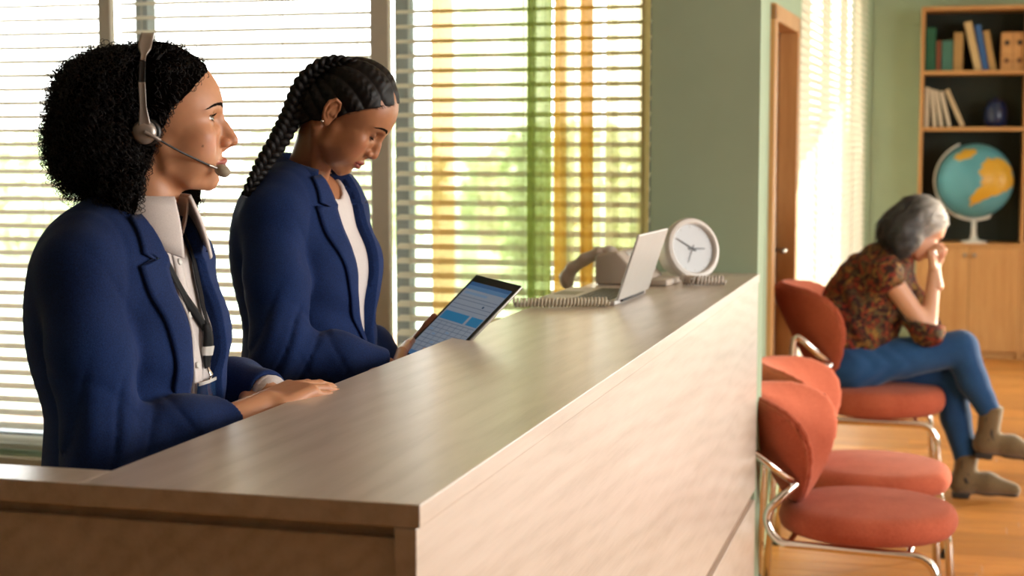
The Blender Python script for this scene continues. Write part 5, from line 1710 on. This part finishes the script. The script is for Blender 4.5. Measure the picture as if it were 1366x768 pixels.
a, b = strip_path(sf1_, [(KY + 0.004, KZ - 0.0765), (KY + 0.004, KZ - 0.081)], 0.086, 0.0028, 0.0095); link('badge_rim', np_mesh('badge_rim', xf(a, BMl), b), M['white_plastic'], ly)
# ================================================================== WOMAN WITH TABLET
W2 = dict(
    eye=(8.35, 3.15, 2.0), lid=(1.45, 0.10, -0.52), chin_z=-6.5, ear=True, crease=True, lidshade=0.5,
    nose=dict(bridge=[(9.8, 0, 3.2), (10.25, 0, 2.2), (10.9, 0, 1.0), (11.5, 0, -0.4)], rad=[0.8, 0.72, 0.75, 0.85], tip=(11.65, 0, -1.05), tr=(1.05, 1.1, 0.9),
              ala=(10.75, 1.45, -1.4), ar=(0.95, 0.75, 0.75), nostril=(11.2, 0.7, -2.0)),
    lip=dict(x=10.9, z=-4.3, ru=0.60, rl=0.68),
    neck=dict(pts=[(-1.2, 0, -3.0), (-1.2, 0, -9.0), (0.2, 0, -17.5)], rad=[4.8, 4.5, 5.4]),
    skin=('#a97350', '#94493f', '#b26c52', '#2a130d'), brow=dict(y0=1.3, y1=5.2, z=4.0, arch=0.62, drop=0.7, th=0.55),
    lash_len=0.65, lash_z=-0.75, lash_curl=0.45,
    dz=0.018, build=1.0, hem=0.80,
    open_w=[(1.47, 0.060), (1.38, 0.056), (1.28, 0.050), (1.17, 0.036), (1.10, 0.018), (1.06, 0.0), (1.0, -0.01), (0.8, -0.01)], open_y=[(1.42, 0.004), (1.1, 0.0), (0.8, 0.0)],
    lap=(1.430, 1.06, 1.372),
    nk=lambda z: (-0.012 + 0.26 * (z - 1.40), 0.0, z + 0.018),
    folds=[((0.06, -0.08, 1.12), (0.3, 0.4, 1.0), 90, 0.0025, 0.10), ((0.05, 0.10, 1.12), (0.2, -0.5, 1.0), 85, 0.0025, 0.10)])
BM2 = az_frame((-1.200, 2.93, 0.0), 93)
W2['arms'] = [dict(pts=[(-0.026, -0.142, 1.352), loc(BM2, (-1.183, 2.695, 1.112)), loc(BM2, (-1.022, 2.815, 1.068))], cuff=0.038),
              dict(pts=[(-0.026, 0.142, 1.352), loc(BM2, (-1.235, 3.140, 1.110)), loc(BM2, (-1.062, 3.125, 1.125))], cuff=0.036)]
_az = math.radians(77); _p = math.radians(41.5)
HR2 = np.stack([(math.sin(_az), math.cos(_az), 0), (-math.cos(_az), math.sin(_az), 0), (0, 0, 1.0)], 1) @ roty(_p)
HR2 = HR2 @ np.diag([0.90, 1.0, 1.0])
HM2 = frame((-1.1486, 2.9073, 1.5442), HR2, 0.0097)
_nb = xf(np.array([xf(np.array([(-0.050, 0, 1.34)]), BM2)[0], xf(np.array([(-0.024, 0, 1.43)]), BM2)[0]]), np.linalg.inv(HM2))
W2['neck']['pts'] = [(-1.2, 0, -2.5), tuple(_nb[1]), tuple(_nb[0])]
fh2 = head_field(W2)
hv2, hq2 = sculpt(fh2, (-9.5, -10.5, -23), (20, 10.5, 14), 0.2, 1)
hc2 = head_colors(hv2, W2)

# ---- tablet pose, shared by the hands that hold it
TU = np.array((0.5411, 0.5239, 0.6578)); TW = np.array((0.7288, -0.6824, -0.0560)); TN = np.array((-0.4196, -0.5097, 0.7511))
TL_, TWD = 0.250, 0.177
TTL = np.array((-0.9493, 3.1810, 1.2190)); TBL = TTL - TU * TL_
W2['arms'][1]['pts'][2] = loc(BM2, tuple(TTL - TU * (0.62 * TL_ + 0.115) - TW * 0.020 - TN * 0.040))
# left hand behind the far edge, thumb along the edge
HL2 = frame(tuple(TTL - TU * (0.62 * TL_ + 0.075) - TW * 0.018 - TN * 0.043), np.stack([TU, -TN, -TW], 1), 0.0098)
HL2[:3, 1] = np.cross(HL2[:3, 2], HL2[:3, 0]) / 0.0098
ch2l = hand_chains(per=[(0.75, 0.95, 0.5), (0.8, 0.95, 0.5), (0.85, 0.9, 0.5), (0.9, 0.9, 0.5)], thumb=((0.90, 0.42, -0.12), 0.12), side=-1, spread=0.4)
# right hand under the near lower corner, thumb over the bezel
WR2 = np.array((-1.012, 2.815, 1.052))
_x = TBL + TW * 0.045 + TU * 0.035 - TN * 0.040 - WR2; _x /= np.linalg.norm(_x)
_z = -TN - _x * (-TN @ _x); _z /= np.linalg.norm(_z); _y = np.cross(_z, _x)
HR2m = frame(tuple(WR2), np.stack([_x, _y, _z], 1), 0.0098)
_tt = (TBL + TU * 0.046 + TW * 0.022 + TN * 0.012 - WR2)
_tl = np.array([_tt @ _x, _tt @ _y, _tt @ _z]) / 0.0098
ch2r = hand_chains(curl=(0.12, 0.2, 0.2), side=1, spread=0.6)
_p0 = np.array((1.8, 1.4, -0.8)); _p1 = _p0 + (_tl - _p0) * 0.42 + np.array((-0.3, 0.3, -0.9)); _p2 = _p0 + (_tl - _p0) * 0.76 + np.array((0, 0.1, -0.5))
ch2r[4] = ([_p0, _p1, _p2, _tl], [1.35, 1.1, 0.92, 0.70])
sk2 = W2['skin']
parts = [(xf(hv2, HM2), hq2, hc2), hand_part(ch2l, -1, HL2, sk2), hand_part(ch2r, 1, HR2m, sk2)]
V, F, C = base_body(W2, BM2, parts)
me = np_mesh('person', V, F); vcol(me, C)
M['skin_brown'] = skin_mat('skin_brown', 0.18, 0.40)
P2 = link('person', me, M['skin_brown'])
tag(P2, 'standing woman with long dark braid and navy blazer looking down at a tablet', 'person')
for s in (-1, 1):
    ev, ef, ec = eye_mesh('#2c1a10', (1, 0, -0.55))
    m_ = np_mesh('eye', xf(ev + np.array((W2['eye'][0], s * W2['eye'][1], W2['eye'][2])), HM2), ef); vcol(m_, ec); link('eye', m_, M['eye'], P2)
lash_brow(fh2, W2, HM2, P2, M['lash'])
for ch_, fr_ in ((ch2r, HR2m), (ch2l, HL2)):
    nv_, nf_ = nails(ch_)
    link('fingernails', np_mesh('fingernails', xf(nv_, fr_), nf_), M['nail'], P2, kind='stuff')
o = MB().lathe([(0, -0.003), (0.0028, -0.002), (0.0032, 0), (0.0022, 0.0022), (0, 0.003)], 14).build('ear_stud', M['chrome'], P2, True)
o.location = tuple(xf(np.array([[-0.6, -8.05, -2.0]]), HM2)[0])

# ---- clothes
jf2 = jacket_field(W2)
v, q = sculpt(jf2, (-0.22, -0.38, 0.78), (0.30, 0.38, 1.50), 0.0045, 1)
jk2 = link('blazer', np_mesh('blazer', xf(v, BM2), q), M['navy'], P2)
sf2 = torso_field(W2, 0.003)
def sf2_(P):
    d = sf2(P)
    return smax(smax(d, -cone(P, W2['nk'](1.375), W2['nk'](1.56), 0.060, 0.080), 0.006), 0.80 - P[:, 2], 0.005)
v, q = sculpt(sf2_, (-0.2, -0.25, 0.78), (0.2, 0.25, 1.48), 0.006, 1)
sh2 = link('top', np_mesh('top', xf(v, BM2), q), M['shirt_white'], P2)
for s in (-1, 1):
    a, b = lapel(W2, s); link('lapel', np_mesh('lapel', xf(a, BM2), b), M['navy'], jk2)
A_ = math.radians(58)
a, b = neckband(W2, A_, 2 * PI - A_, lambda t: 0.070, lambda t: 1.432 - 0.022 * math.cos(t), lambda t: 0.102 + 0.006 * abs(math.sin(t)), lambda t: 1.386 - 0.014 * math.cos(t))
link('jacket_collar', np_mesh('jacket_collar', xf(a, BM2), b), M['navy'], jk2)
p_ = march(jf2, [(0.5, -0.030, 1.118), (0.5, -0.012, 1.121)], (-1, 0, 0), 0, 0.002, 60, 0.7)
v_, f2 = tubes(np.array([[p_[0], (p_[0] + p_[1]) / 2, p_[1]]]), 0.0022, 8); link('jacket_clasp', np_mesh('jacket_clasp', xf(v_, BM2), f2), M['chrome'], jk2)
v, q = sculpt(legs_field(W2), (-0.2, -0.25, 0.03), (0.2, 0.25, 1.1), 0.011, 1)
link('trousers', np_mesh('trousers', xf(v, BM2), q), M['navy_dark'], P2)
for s in (-1, 1):
    v, q = sculpt(shoe_field(s), (-0.15, s * 0.1 - 0.08, 0), (0.18, s * 0.1 + 0.08, 0.16), 0.009, 1)
    link('shoe', np_mesh('shoe', xf(v, BM2), q), M['shoe'], P2)

# ---- braided hair
XH2 = [(-10, -6.0), (-6, -4.6), (-3.5, -3.0), (-2.2, 0.4), (0.5, 1.3), (2.4, 2.3), (4.0, 3.6), (6.0, 5.4), (7.5, 6.9), (9.0, 8.1), (11, 9.0), (14, 9.4)]
def hair2(P):
    d = ell(P, (1.25, 0, 4.95), (9.55, 7.65, 8.3))
    d = smin(d, chain(P, [(-3.2, 0, 2), (-4.0, 0, 0), (-4.9, 0, -5.5)], [6.2, 6.0, 4.4], 1), 1.0)
    fi = np.arctan2(P[:, 1], P[:, 2] - 1.0 + 0.25 * P[:, 0])
    c = np.abs(np.cos(fi * 8.5))
    rope = 0.5 + 0.5 * np.sin(P[:, 0] * 3.6 + 2.0 * np.sign(np.sin(fi * 8.5)))
    d = d - 0.50 * c ** 0.7 - 0.20 * rope * c + 0.30 + 0.36 * np.clip((P[:, 0] - 4.5) / 3.5, 0, 1)
    xh = interp(P[:, 2], XH2)
    d = smax(d, P[:, 0] - xh, 0.35)
    d = smax(d, fh2(P) - 0.32 - 0.5 * np.clip(5.0 - P[:, 0], 0, 9), 0.15)
    Q = P.copy(); Q[:, 1] = np.abs(Q[:, 1])
    return smax(d, -ell(Q, (-0.8, 8.6, 0.1), (2.1, 2.6, 2.9)), 0.4)
v, q = sculpt(hair2, (-10, -10, -10), (11.5, 10, 15), 0.2, 1)
M['hair_braid'] = strand_mat('braided_black_hair', '#070504', '#120d0a', 0.55, spec=0.3)
hr2 = link('hair', np_mesh('hair', xf(v, HM2), q), M['hair_braid'], P2)
# three-strand braid from the crown down the back
BW = [(-1.0812, 2.9028, 1.6332), (-1.1083, 2.886, 1.6442), (-1.1429, 2.8767, 1.647), (-1.1716, 2.8677, 1.6342), (-1.1931, 2.8595, 1.6099), (-1.2062, 2.8532, 1.5814), (-1.2165, 2.8474, 1.55), (-1.2283, 2.8415, 1.5215), (-1.2387, 2.8255, 1.493), (-1.2505, 2.8094, 1.4675), (-1.2608, 2.7938, 1.4422), (-1.2654, 2.7695, 1.4187), (-1.2728, 2.7548, 1.3951)]
bs = spline(list(xf(np.array(BW), np.linalg.inv(HM2))), 18)
B = np.array([list(p) for p in bs]); n_ = len(B); T = np.gradient(B, axis=0); T /= np.linalg.norm(T, axis=1)[:, None]
sd = np.tile(np.array((0, 1.0, 0)), (n_, 1)); sd -= T * (sd * T).sum(1)[:, None]; sd /= np.linalg.norm(sd, axis=1)[:, None]; ou = np.cross(sd, T)
_c, _s = math.cos(-0.95), math.sin(-0.95); sd, ou = sd * _c + ou * _s, ou * _c - sd * _s
u_ = np.linspace(0, 1, n_)
wd = np.interp(u_, [0, 0.12, 0.35, 0.6, 0.8, 1], [0.4, 0.85, 1.5, 1.6, 1.25, 0.7])
arc = np.concatenate([[0], np.cumsum(np.linalg.norm(np.diff(B, axis=0), axis=1))])
for k in range(3):
    a = arc * 2 * PI / 4.6 + 2 * PI * k / 3
    path = B + sd * (np.sin(a) * wd)[:, None] + ou * (np.sin(2 * a) * wd * 0.48)[:, None]
    fl = [path + (sd * math.cos(g) * 0.30 + ou * math.sin(g) * 0.30) * wd[:, None] for g in np.linspace(0, 2 * PI, 7)[:-1]]
    v, f_ = tubes(np.array([path] + fl), np.stack([wd * 0.62] + [wd * 0.36] * 6), 9)
    o = link('braid_strand', np_mesh('braid_strand', xf(v, HM2), f_), M['hair_braid'], hr2)
# fine baby hairs along the hairline
rg2 = np.random.default_rng(5); paths = []
for k in range(240):
    z = 2.2 + 8 * rg2.random(); s = -1 if rg2.random() < 0.6 else 1
    x = float(interp(np.array([z]), XH2)[0]); paths.append((x - 0.6, s, z))
O = np.array([(x, s * 14.0, z) for x, s, z in paths]); Dn = np.array([(0, -s, 0) for x, s, z in paths])
A = march(fh2, O, Dn, 0, 0.06, 60, 0.8); O2 = O + np.array((1.0, 0, -0.25)) * rg2.random((len(O), 1)); B2 = march(fh2, O2, Dn, 0, 0.05, 60, 0.8)
pp = np.stack([A, (A + B2) / 2, B2], 1); okk = np.abs(A[:, 1] - B2[:, 1]) < 1.2
v, f_ = tubes(pp[okk], np.array((0.05, 0.04, 0.015)), 3)
link('hairline', np_mesh('hairline', xf(v, HM2), f_), M['hair_braid'], hr2, kind='stuff')

# ---- tablet (held, a thing of its own)
tb = thing('tablet', 'black tablet with blue schedule on screen held above the counter edge', 'tablet', tuple(TBL))
TM = np.eye(4); TM[:3, 0] = TW; TM[:3, 1] = TU; TM[:3, 2] = TN
TM = Matrix(TM.tolist())
b = MB(); b.box((0, 0, -0.0075), (TWD, TL_, 0.0), 0.003, 3, TM); autosmooth(b.build('case', M['steel'], tb), 40)
b = MB(); b.box((0.0006, 0.0006, -0.0030), (TWD - 0.0006, TL_ - 0.0006, 0.0006), 0.0005, 1, TM); b.build('bezel', plain('glass_black', '#08090b', 0.12, var=0.0), tb)
def screen_mat(name, col, e):
    t = NT(name); c = srgb(col)
    t.b.inputs['Base Color'].default_value = c; t.set(Roughness=0.15)
    t.b.inputs['Emission Color'].default_value = c; t.b.inputs['Emission Strength'].default_value = e
    return t.m
SM = {k: screen_mat('screen_' + k, c, 0.35) for k, c in dict(bg='#8797ab', bar='#2f5f93', blue='#1878ad', pale='#7392b4', line='#566a82', mid='#4d7cab', dark='#2c4767').items()}
sx0, sx1, sy0, sy1 = 0.010, TWD - 0.010, 0.022, TL_ - 0.020
scr = MB(); scr.box((sx0, sy0, 0.0006), (sx1, sy1, 0.0010), 0, 1, TM); scr = scr.build('screen', SM['bg'], tb)
def ui(name, u0, v0, u1, v1, mat, lift=0.0011):
    X = lambda u: sx0 + (sx1 - sx0) * u
    Y = lambda v: sy0 + (sy1 - sy0) * v
    b = MB(); b.box((X(u0), Y(v0), 0.0009), (X(u1), Y(v1), lift), 0, 1, TM); return b.build(name, SM[mat], scr)
ui('status_bar', 0, 0.955, 1, 1, 'bar'); ui('title_bar', 0, 0.905, 1, 0.955, 'mid'); ui('filter_row', 0.05, 0.845, 0.62, 0.875, 'pale')
ui('booking_block', 0.03, 0.49, 0.64, 0.60, 'blue'); ui('booking_block', 0.70, 0.49, 0.985, 0.60, 'blue'); ui('booking_marker', 0.72, 0.72, 0.76, 0.745, 'dark'); ui('bottom_bar', 0, 0, 1, 0.055, 'mid')
for v_ in (0.65, 0.70, 0.765, 0.805, 0.46, 0.42, 0.37, 0.32, 0.27, 0.22, 0.17, 0.12):
    ui('rule_line', 0.02, v_, 0.98, v_ + 0.006, 'line', 0.00105)
for u_i in (0.16, 0.30, 0.44, 0.58, 0.72, 0.86):
    ui('rule_line', u_i, 0.06, u_i + 0.008, 0.46, 'line', 0.00105)
for (u0, v0, u1) in ((0.05, 0.335, 0.13), (0.2, 0.285, 0.28), (0.47, 0.335, 0.55), (0.74, 0.235, 0.83), (0.33, 0.185, 0.41), (0.6, 0.135, 0.7)):
    ui('entry', u0, v0, u1, v0 + 0.02, 'pale')
# ================================================================== SEATED GREY-HAIRED WOMAN
K3 = 6.86 / 6.99
def p3(x, y, z): return (x * K3, y * K3, 1.493 - (1.493 - z) * K3)
hipR, hipL = p3(-0.385, 6.90, 0.545), p3(-0.385, 7.08, 0.535)
kneeR, ankR = p3(0.055, 6.985, 0.625), p3(0.188, 7.0, 0.345)
kneeL, ankL = p3(0.015, 7.08, 0.500), p3(0.095, 7.04, 0.13)
pel, belly, chest, upper, neck = p3(-0.375, 6.99, 0.575), p3(-0.365, 6.99, 0.70), p3(-0.318, 6.99, 0.845), p3(-0.270, 6.99, 0.955), p3(-0.205, 6.99, 1.035)
shR, shL = p3(-0.252, 6.835, 0.945), p3(-0.240, 7.14, 0.950)
elR, wrR = p3(-0.080, 6.90, 0.700), p3(-0.058, 6.95, 0.955)
elL, wrL = p3(-0.085, 7.10, 0.690), p3(0.02, 7.12, 0.600)
W3 = dict(W1, ear=True, neck=dict(pts=[(-0.6, 0, -3.0), (-2.0, 0, -8.0), (-5.5, 0, -15)], rad=[5.2, 5.2, 5.8]), skin=('#c9977a', '#a8605a', '#c88873', '#5a3328'), crease=False)
_az = math.radians(64); _p = math.radians(38)
HR3 = np.stack([(math.sin(_az), math.cos(_az), 0), (-math.cos(_az), math.sin(_az), 0), (0, 0, 1.0)], 1) @ roty(_p)
HM3 = frame(p3(-0.150, 6.985, 1.125), HR3, 0.0108)
_nb = xf(np.array([p3(-0.195, 6.99, 1.06), p3(-0.235, 6.99, 1.0)]), np.linalg.inv(HM3))
W3['neck']['pts'] = [(-1.0, 0, -2.5), tuple(_nb[0]), tuple(_nb[1])]
fh3 = head_field(W3)
hv3, hq3 = sculpt(fh3, (-12, -11, -24), (14.5, 11, 14), 0.36, 1)
hc3 = head_colors(hv3, W3)
def trunk3(P, inf=0.0):
    d = chain(P, [pel, belly, chest, upper], [0.135, 0.135, 0.138, 0.10], 0.05)
    d = smin(d, cone(P, shR, shL, 0.062, 0.062), 0.05)
    d = smin(d, cone(P, upper, neck, 0.075, 0.055), 0.04)
    return d - inf
ch3 = hand_chains(curl=(1.2, 1.4, 0.9), thumb=((0.75, 0.45, -0.5), 0.5), side=1, spread=0.4)
_x = np.array(wrR) - np.array(elR); _x = _x / np.linalg.norm(_x)
HH3 = frame(wrR, axes(_x + np.array((-0.25, 0, 0)), (0.25, 0.9, 0.0)), 0.0096)
ch3l = hand_chains(curl=(0.35, 0.5, 0.3), side=-1)
HH3l = frame(wrL, axes((0.55, -0.75, -0.10), (0.75, 0.55, 0.1)), 0.0096)
def core3(P):
    d = trunk3(P, -0.012)
    for a in ((shR, elR, wrR), (shL, elL, wrL)):
        d = smin(d, chain(P, list(a), [0.045, 0.038, 0.027], 0.02), 0.02)
    for a in ((hipR, kneeR, ankR), (hipL, kneeL, ankL)):
        d = smin(d, chain(P, list(a), [0.075, 0.052, 0.036], 0.03), 0.03)
    return d
v, q = sculpt(core3, (-0.65, 6.55, 0.02), (0.32, 7.15, 1.15), 0.011, 1)
sk3 = W3['skin']
parts = [(v, q, np.tile(srgb3(sk3[0]), (len(v), 1))), (xf(hv3, HM3), hq3, hc3), hand_part(ch3, 1, HH3, sk3, h=0.3), hand_part(ch3l, -1, HH3l, sk3, h=0.3)]
V, F = join_arrays([(a, b) for a, b, _ in parts]); C = np.concatenate([c for _, _, c in parts])
me = np_mesh('person', V, F); vcol(me, C)
P3 = link('person', me, skin_mat('skin_fair', 0.2, 0.45))
tag(P3, 'seated grey-haired woman in patterned blouse and jeans, legs crossed, head resting on her hand', 'person')
for s in (-1, 1):
    ev, ef, ec = eye_mesh('#5a4a3a', (1, 0, -0.4))
    m_ = np_mesh('eye', xf(ev + np.array((W3['eye'][0], s * W3['eye'][1], W3['eye'][2])), HM3), ef); vcol(m_, ec); link('eye', m_, M['eye'], P3)
# patterned blouse
def print_mat():
    t = NT('floral_print')
    v_ = t.coord()
    vo = t.n('ShaderNodeTexVoronoi'); vo.inputs['Scale'].default_value = 60; vo.inputs['Randomness'].default_value = 1
    nz = t.n('ShaderNodeTexNoise'); nz.inputs['Scale'].default_value = 18; nz.inputs['Detail'].default_value = 3
    t.l(v_, nz.inputs['Vector'])
    mx = t.n('ShaderNodeMix'); mx.data_type = 'VECTOR'; mx.inputs[0].default_value = 0.12
    t.l(v_, mx.inputs[4]); t.l(nz.outputs['Color'], mx.inputs[5]); t.l(mx.outputs[1], vo.inputs['Vector'])
    sp = t.n('ShaderNodeSeparateColor'); t.l(vo.outputs['Color'], sp.inputs[0])
    r = t.ramp(sp.outputs[0], [(0.0, srgb('#2a1a18')), (0.26, srgb('#3a2220')), (0.3, srgb('#742a20')), (0.5, srgb('#803c24')), (0.56, srgb('#4a221c')), (0.72, srgb('#8a6832')), (0.8, srgb('#4a3426')), (0.92, srgb('#55492e')), (1.0, srgb('#33221f'))])
    t.l(r, t.b.inputs['Base Color']); t.set(Roughness=0.85); t.b.inputs['Specular IOR Level'].default_value = 0.2
    return t.m
M['floral'] = print_mat()
def blouse3(P):
    d = trunk3(P, 0.014)
    bk = chain(P, [p3(-0.425, 6.99, 0.63), p3(-0.405, 6.99, 0.76), p3(-0.345, 6.99, 0.90)], [0.125, 0.130, 0.115], 0.05)
    d = smin(d, bk, 0.05)
    for a, b, e in ((shR, elR, wrR), (shL, elL, wrL)):
        A_, B_, E_ = np.array(a), np.array(b), np.array(e)
        u = (E_ - B_) / np.linalg.norm(E_ - B_)
        sl = chain(P, [a, b, tuple(B_ + u * 0.05)], [0.070, 0.062, 0.056], 0.03)
        sl = smax(sl, (P - B_) @ u - 0.03, 0.006)
        d = smin(d, sl, 0.03)
    d = d - 0.006 * np.sin(P[:, 2] * 42 + 5 * np.sin(P[:, 0] * 16)) * np.sin(P[:, 1] * 21 + P[:, 2] * 17)
    d = smax(d, 0.530 - P[:, 2] - 0.10 * (P[:, 0] + 0.5), 0.01)
    d = smax(d, -cone(P, neck, tuple(np.array(neck) + np.array((0.06, 0, 0.12))), 0.060, 0.075), 0.008)
    return d
v, q = sculpt(blouse3, (-0.68, 6.55, 0.46), (0.15, 7.2, 1.12), 0.0085, 1)
link('blouse', np_mesh('blouse', v, q), M['floral'], P3)
M['denim'] = fabric('denim', '#163459', '#28507f', 500, 0.3, 0.9, 0.15)
def jeans3(P):
    d = smin(ell(P, tuple((np.array(hipR) + np.array(hipL)) / 2 + np.array((-0.03, 0, 0.0))), (0.165, 0.185, 0.115)), chain(P, [hipR, kneeR], [0.098, 0.072]), 0.05)
    d = smin(d, chain(P, [hipL, kneeL], [0.096, 0.070]), 0.03)
    lowR = chain(P, [kneeR, tuple(0.5 * np.array(kneeR) + 0.5 * np.array(ankR) + np.array((-0.012, 0, 0))), ankR], [0.072, 0.062, 0.046], 0.02)
    lowL = chain(P, [kneeL, tuple(0.5 * np.array(kneeL) + 0.5 * np.array(ankL) + np.array((-0.012, 0, 0))), ankL], [0.070, 0.062, 0.048], 0.02)
    uR = np.array(ankR) - np.array(kneeR); uR /= np.linalg.norm(uR); uL = np.array(ankL) - np.array(kneeL); uL /= np.linalg.norm(uL)
    lowR = smax(lowR, (P - np.array(ankR)) @ uR, 0.006); lowL = smax(lowL, (P - np.array(ankL)) @ uL, 0.006)
    d = smin(d, lowR, 0.02); d = smin(d, lowL, 0.012)
    d = d - 0.003 * np.sin(P[:, 0] * 75 + 4 * np.sin(P[:, 2] * 30)) * np.exp(-((P[:, 0] + 0.28) / 0.15) ** 2)
    d = d - 0.004 * np.sin(P[:, 2] * 120 + 9 * np.sin(P[:, 0] * 25)) * (np.exp(-((P - np.array(ankR)) ** 2).sum(1) / 0.06 ** 2) + np.exp(-((P - np.array(ankL)) ** 2).sum(1) / 0.06 ** 2))
    return d
v, q = sculpt(jeans3, (-0.66, 6.6, 0.08), (0.32, 7.2, 0.74), 0.009, 1)
link('jeans', np_mesh('jeans', v, q), M['denim'], P3)
# suede ankle boots
M['suede'] = fabric('suede', '#5c4a33', '#746043', 300, 0.2, 0.95, 0.4)
M['boot_sole'] = plain('boot_sole', '#2a211a', 0.7)
M['boot_gore'] = plain('boot_gore', '#2b2520', 0.85)
def boot(ank, floor_z, dirx, diry, pitch):
    a = np.array(ank); L = math.hypot(dirx, diry); f = np.array((dirx / L, diry / L, 0.0)); 
    top = a + np.array((0, 0, 0.035)); heel = np.array((a[0], a[1], floor_z + 0.055)) - f * 0.015
    f = f * math.cos(pitch) + np.array((0, 0, -math.sin(pitch)))
    mid = heel + f * 0.10 + np.array((0, 0, 0.005)); toe = heel + f * 0.205 + np.array((0, 0, -0.018))
    def up(P):
        d = chain(P, [tuple(heel - f * 0.01), tuple(mid), tuple(toe)], [0.044, 0.043, 0.030], 0.03)
        d = smin(d, cone(P, tuple(heel + np.array((0, 0, 0.0))), tuple(top), 0.044, 0.050), 0.03)
        d = smax(d, (P - top)[:, 2], 0.006)
        n = np.cross(f, np.cross((0, 0, 1.0), f)); n /= np.linalg.norm(n)
        return smax(d, -((P - heel) @ n) - 0.036, 0.004)
    lo = np.minimum(np.minimum(heel, toe), top) - 0.08; hi = np.maximum(np.maximum(heel, toe), top) + 0.08
    v, q = sculpt(up, lo, hi, 0.008, 1)
    b = link('ankle_boot', np_mesh('ankle_boot', v, q), M['suede'], P3)
    n = np.cross(f, np.cross((0, 0, 1.0), f)); n /= np.linalg.norm(n)
    def sole(P):
        h = (P - heel) @ n; fx = (P - heel) @ f
        d = np.minimum(chain(P, [tuple(heel - f * 0.012), tuple(mid), tuple(toe)], [0.047, 0.046, 0.033], 0.03), 1)
        s_ = np.maximum(d, np.abs(h + 0.041) - 0.007)
        side = np.cross(n, f); sx = np.abs((P - heel) @ side)
        he = np.maximum(np.maximum(np.abs(fx + 0.008) - 0.036, sx - 0.034), np.abs(h + 0.048) - 0.014)
        return np.minimum(s_, he)
    v, q = sculpt(sole, lo - 0.02, hi, 0.008, 1)
    link('boot_sole', np_mesh('boot_sole', v, q), M['boot_sole'], b)
    g = heel * 0.55 + top * 0.45; side = np.cross(n, f)
    for sg in (-1, 1):
        v, q = sculpt(lambda P: np.maximum(np.maximum(np.abs(up(P)) - 0.002, np.maximum(np.abs((P - g) @ f + 0.25 * (P - g)[:, 2]) - 0.013, np.abs((P - g)[:, 2]) - 0.05)), -((P - g) @ side) * sg), lo, hi, 0.006, 0)
        if len(v): link('elastic_gore', np_mesh('elastic_gore', v, q), M['boot_gore'], b)
boot(ankL, 0.005, 1.0, 0.02, 0.0)
boot(ankR, 0.185, 1.0, 0.05, 0.10)
# grey bob
def hair3(P):
    d = ell(P, (0.4, 0, 5.2), (10.4, 9.3, 9.0))
    d = smin(d, ell(P, (-3.6, 0, -1.0), (8.2, 9.6, 9.5)), 2.5)
    Q = P.copy(); Q[:, 1] = np.abs(Q[:, 1])
    d = smin(d, ell(Q, (-1.5, 6.8, -6.5), (5.5, 3.0, 6.5)), 2.0); d = smin(d, ell(P, (-5.2, 0, -4.5), (6.5, 9.0, 7.5)), 2.0)
    d = d - 0.35 * np.sin(P[:, 1] * 1.7 + 0.5 * np.sin(P[:, 2] * 0.9)) * np.sin(P[:, 0] * 0.5 + 1)
    xh = interp(P[:, 2], [(-14, 1.5), (-9, 2.2), (-5, 3.2), (0, 4.2), (4, 5.5), (7, 7.5), (9, 9.0), (15, 10)])
    d = smax(d, P[:, 0] - xh, 1.2)
    return smax(d, -ell(P, (2.0, 0, -10.0), (6.0, 6.2, 7)), 1.0)
v, q = sculpt(hair3, (-14, -12, -14), (12, 12, 16), 0.4, 1)
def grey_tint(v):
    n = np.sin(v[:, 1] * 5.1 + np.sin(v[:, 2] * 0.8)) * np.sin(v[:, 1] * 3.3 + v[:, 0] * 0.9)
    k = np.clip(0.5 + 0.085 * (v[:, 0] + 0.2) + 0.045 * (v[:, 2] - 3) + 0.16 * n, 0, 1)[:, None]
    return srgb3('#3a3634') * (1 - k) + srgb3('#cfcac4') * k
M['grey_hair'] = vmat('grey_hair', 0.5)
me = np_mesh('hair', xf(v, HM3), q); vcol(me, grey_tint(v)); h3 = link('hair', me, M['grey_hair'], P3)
sv3, sq3 = sculpt(hair3, (-14, -12, -14), (12, 12, 16), 0.8, 0)
rg3 = np.random.default_rng(4); n = 1500; i = rg3.integers(0, len(sv3), n); p = sv3[i]; nr = grad(hair3, p, 0.05)
dn = np.array((-0.35, 0, -1.0)) + rg3.normal(size=(n, 3)) * 0.25; dn -= nr * (dn * nr).sum(1)[:, None]; dn /= np.linalg.norm(dn, axis=1)[:, None]
k = np.linspace(0, 1, 9); L = 3 + 4 * rg3.random(n)
path = p[:, None] + nr[:, None] * (0.12 + 0.5 * k * k * rg3.random((n, 1)))[:, :, None] + dn[:, None] * (k[None] * L[:, None])[..., None] + nr[:, None] * (-(k ** 2)[None] * (L ** 2 / 26)[:, None])[..., None]
ok = (path[:, :, 0] < interp(path[:, :, 2].ravel(), [(-14, 1.5), (-5, 3.2), (0, 4.2), (4, 5.5), (9, 9.0), (15, 10)]).reshape(n, 9) + 0.6).all(1)
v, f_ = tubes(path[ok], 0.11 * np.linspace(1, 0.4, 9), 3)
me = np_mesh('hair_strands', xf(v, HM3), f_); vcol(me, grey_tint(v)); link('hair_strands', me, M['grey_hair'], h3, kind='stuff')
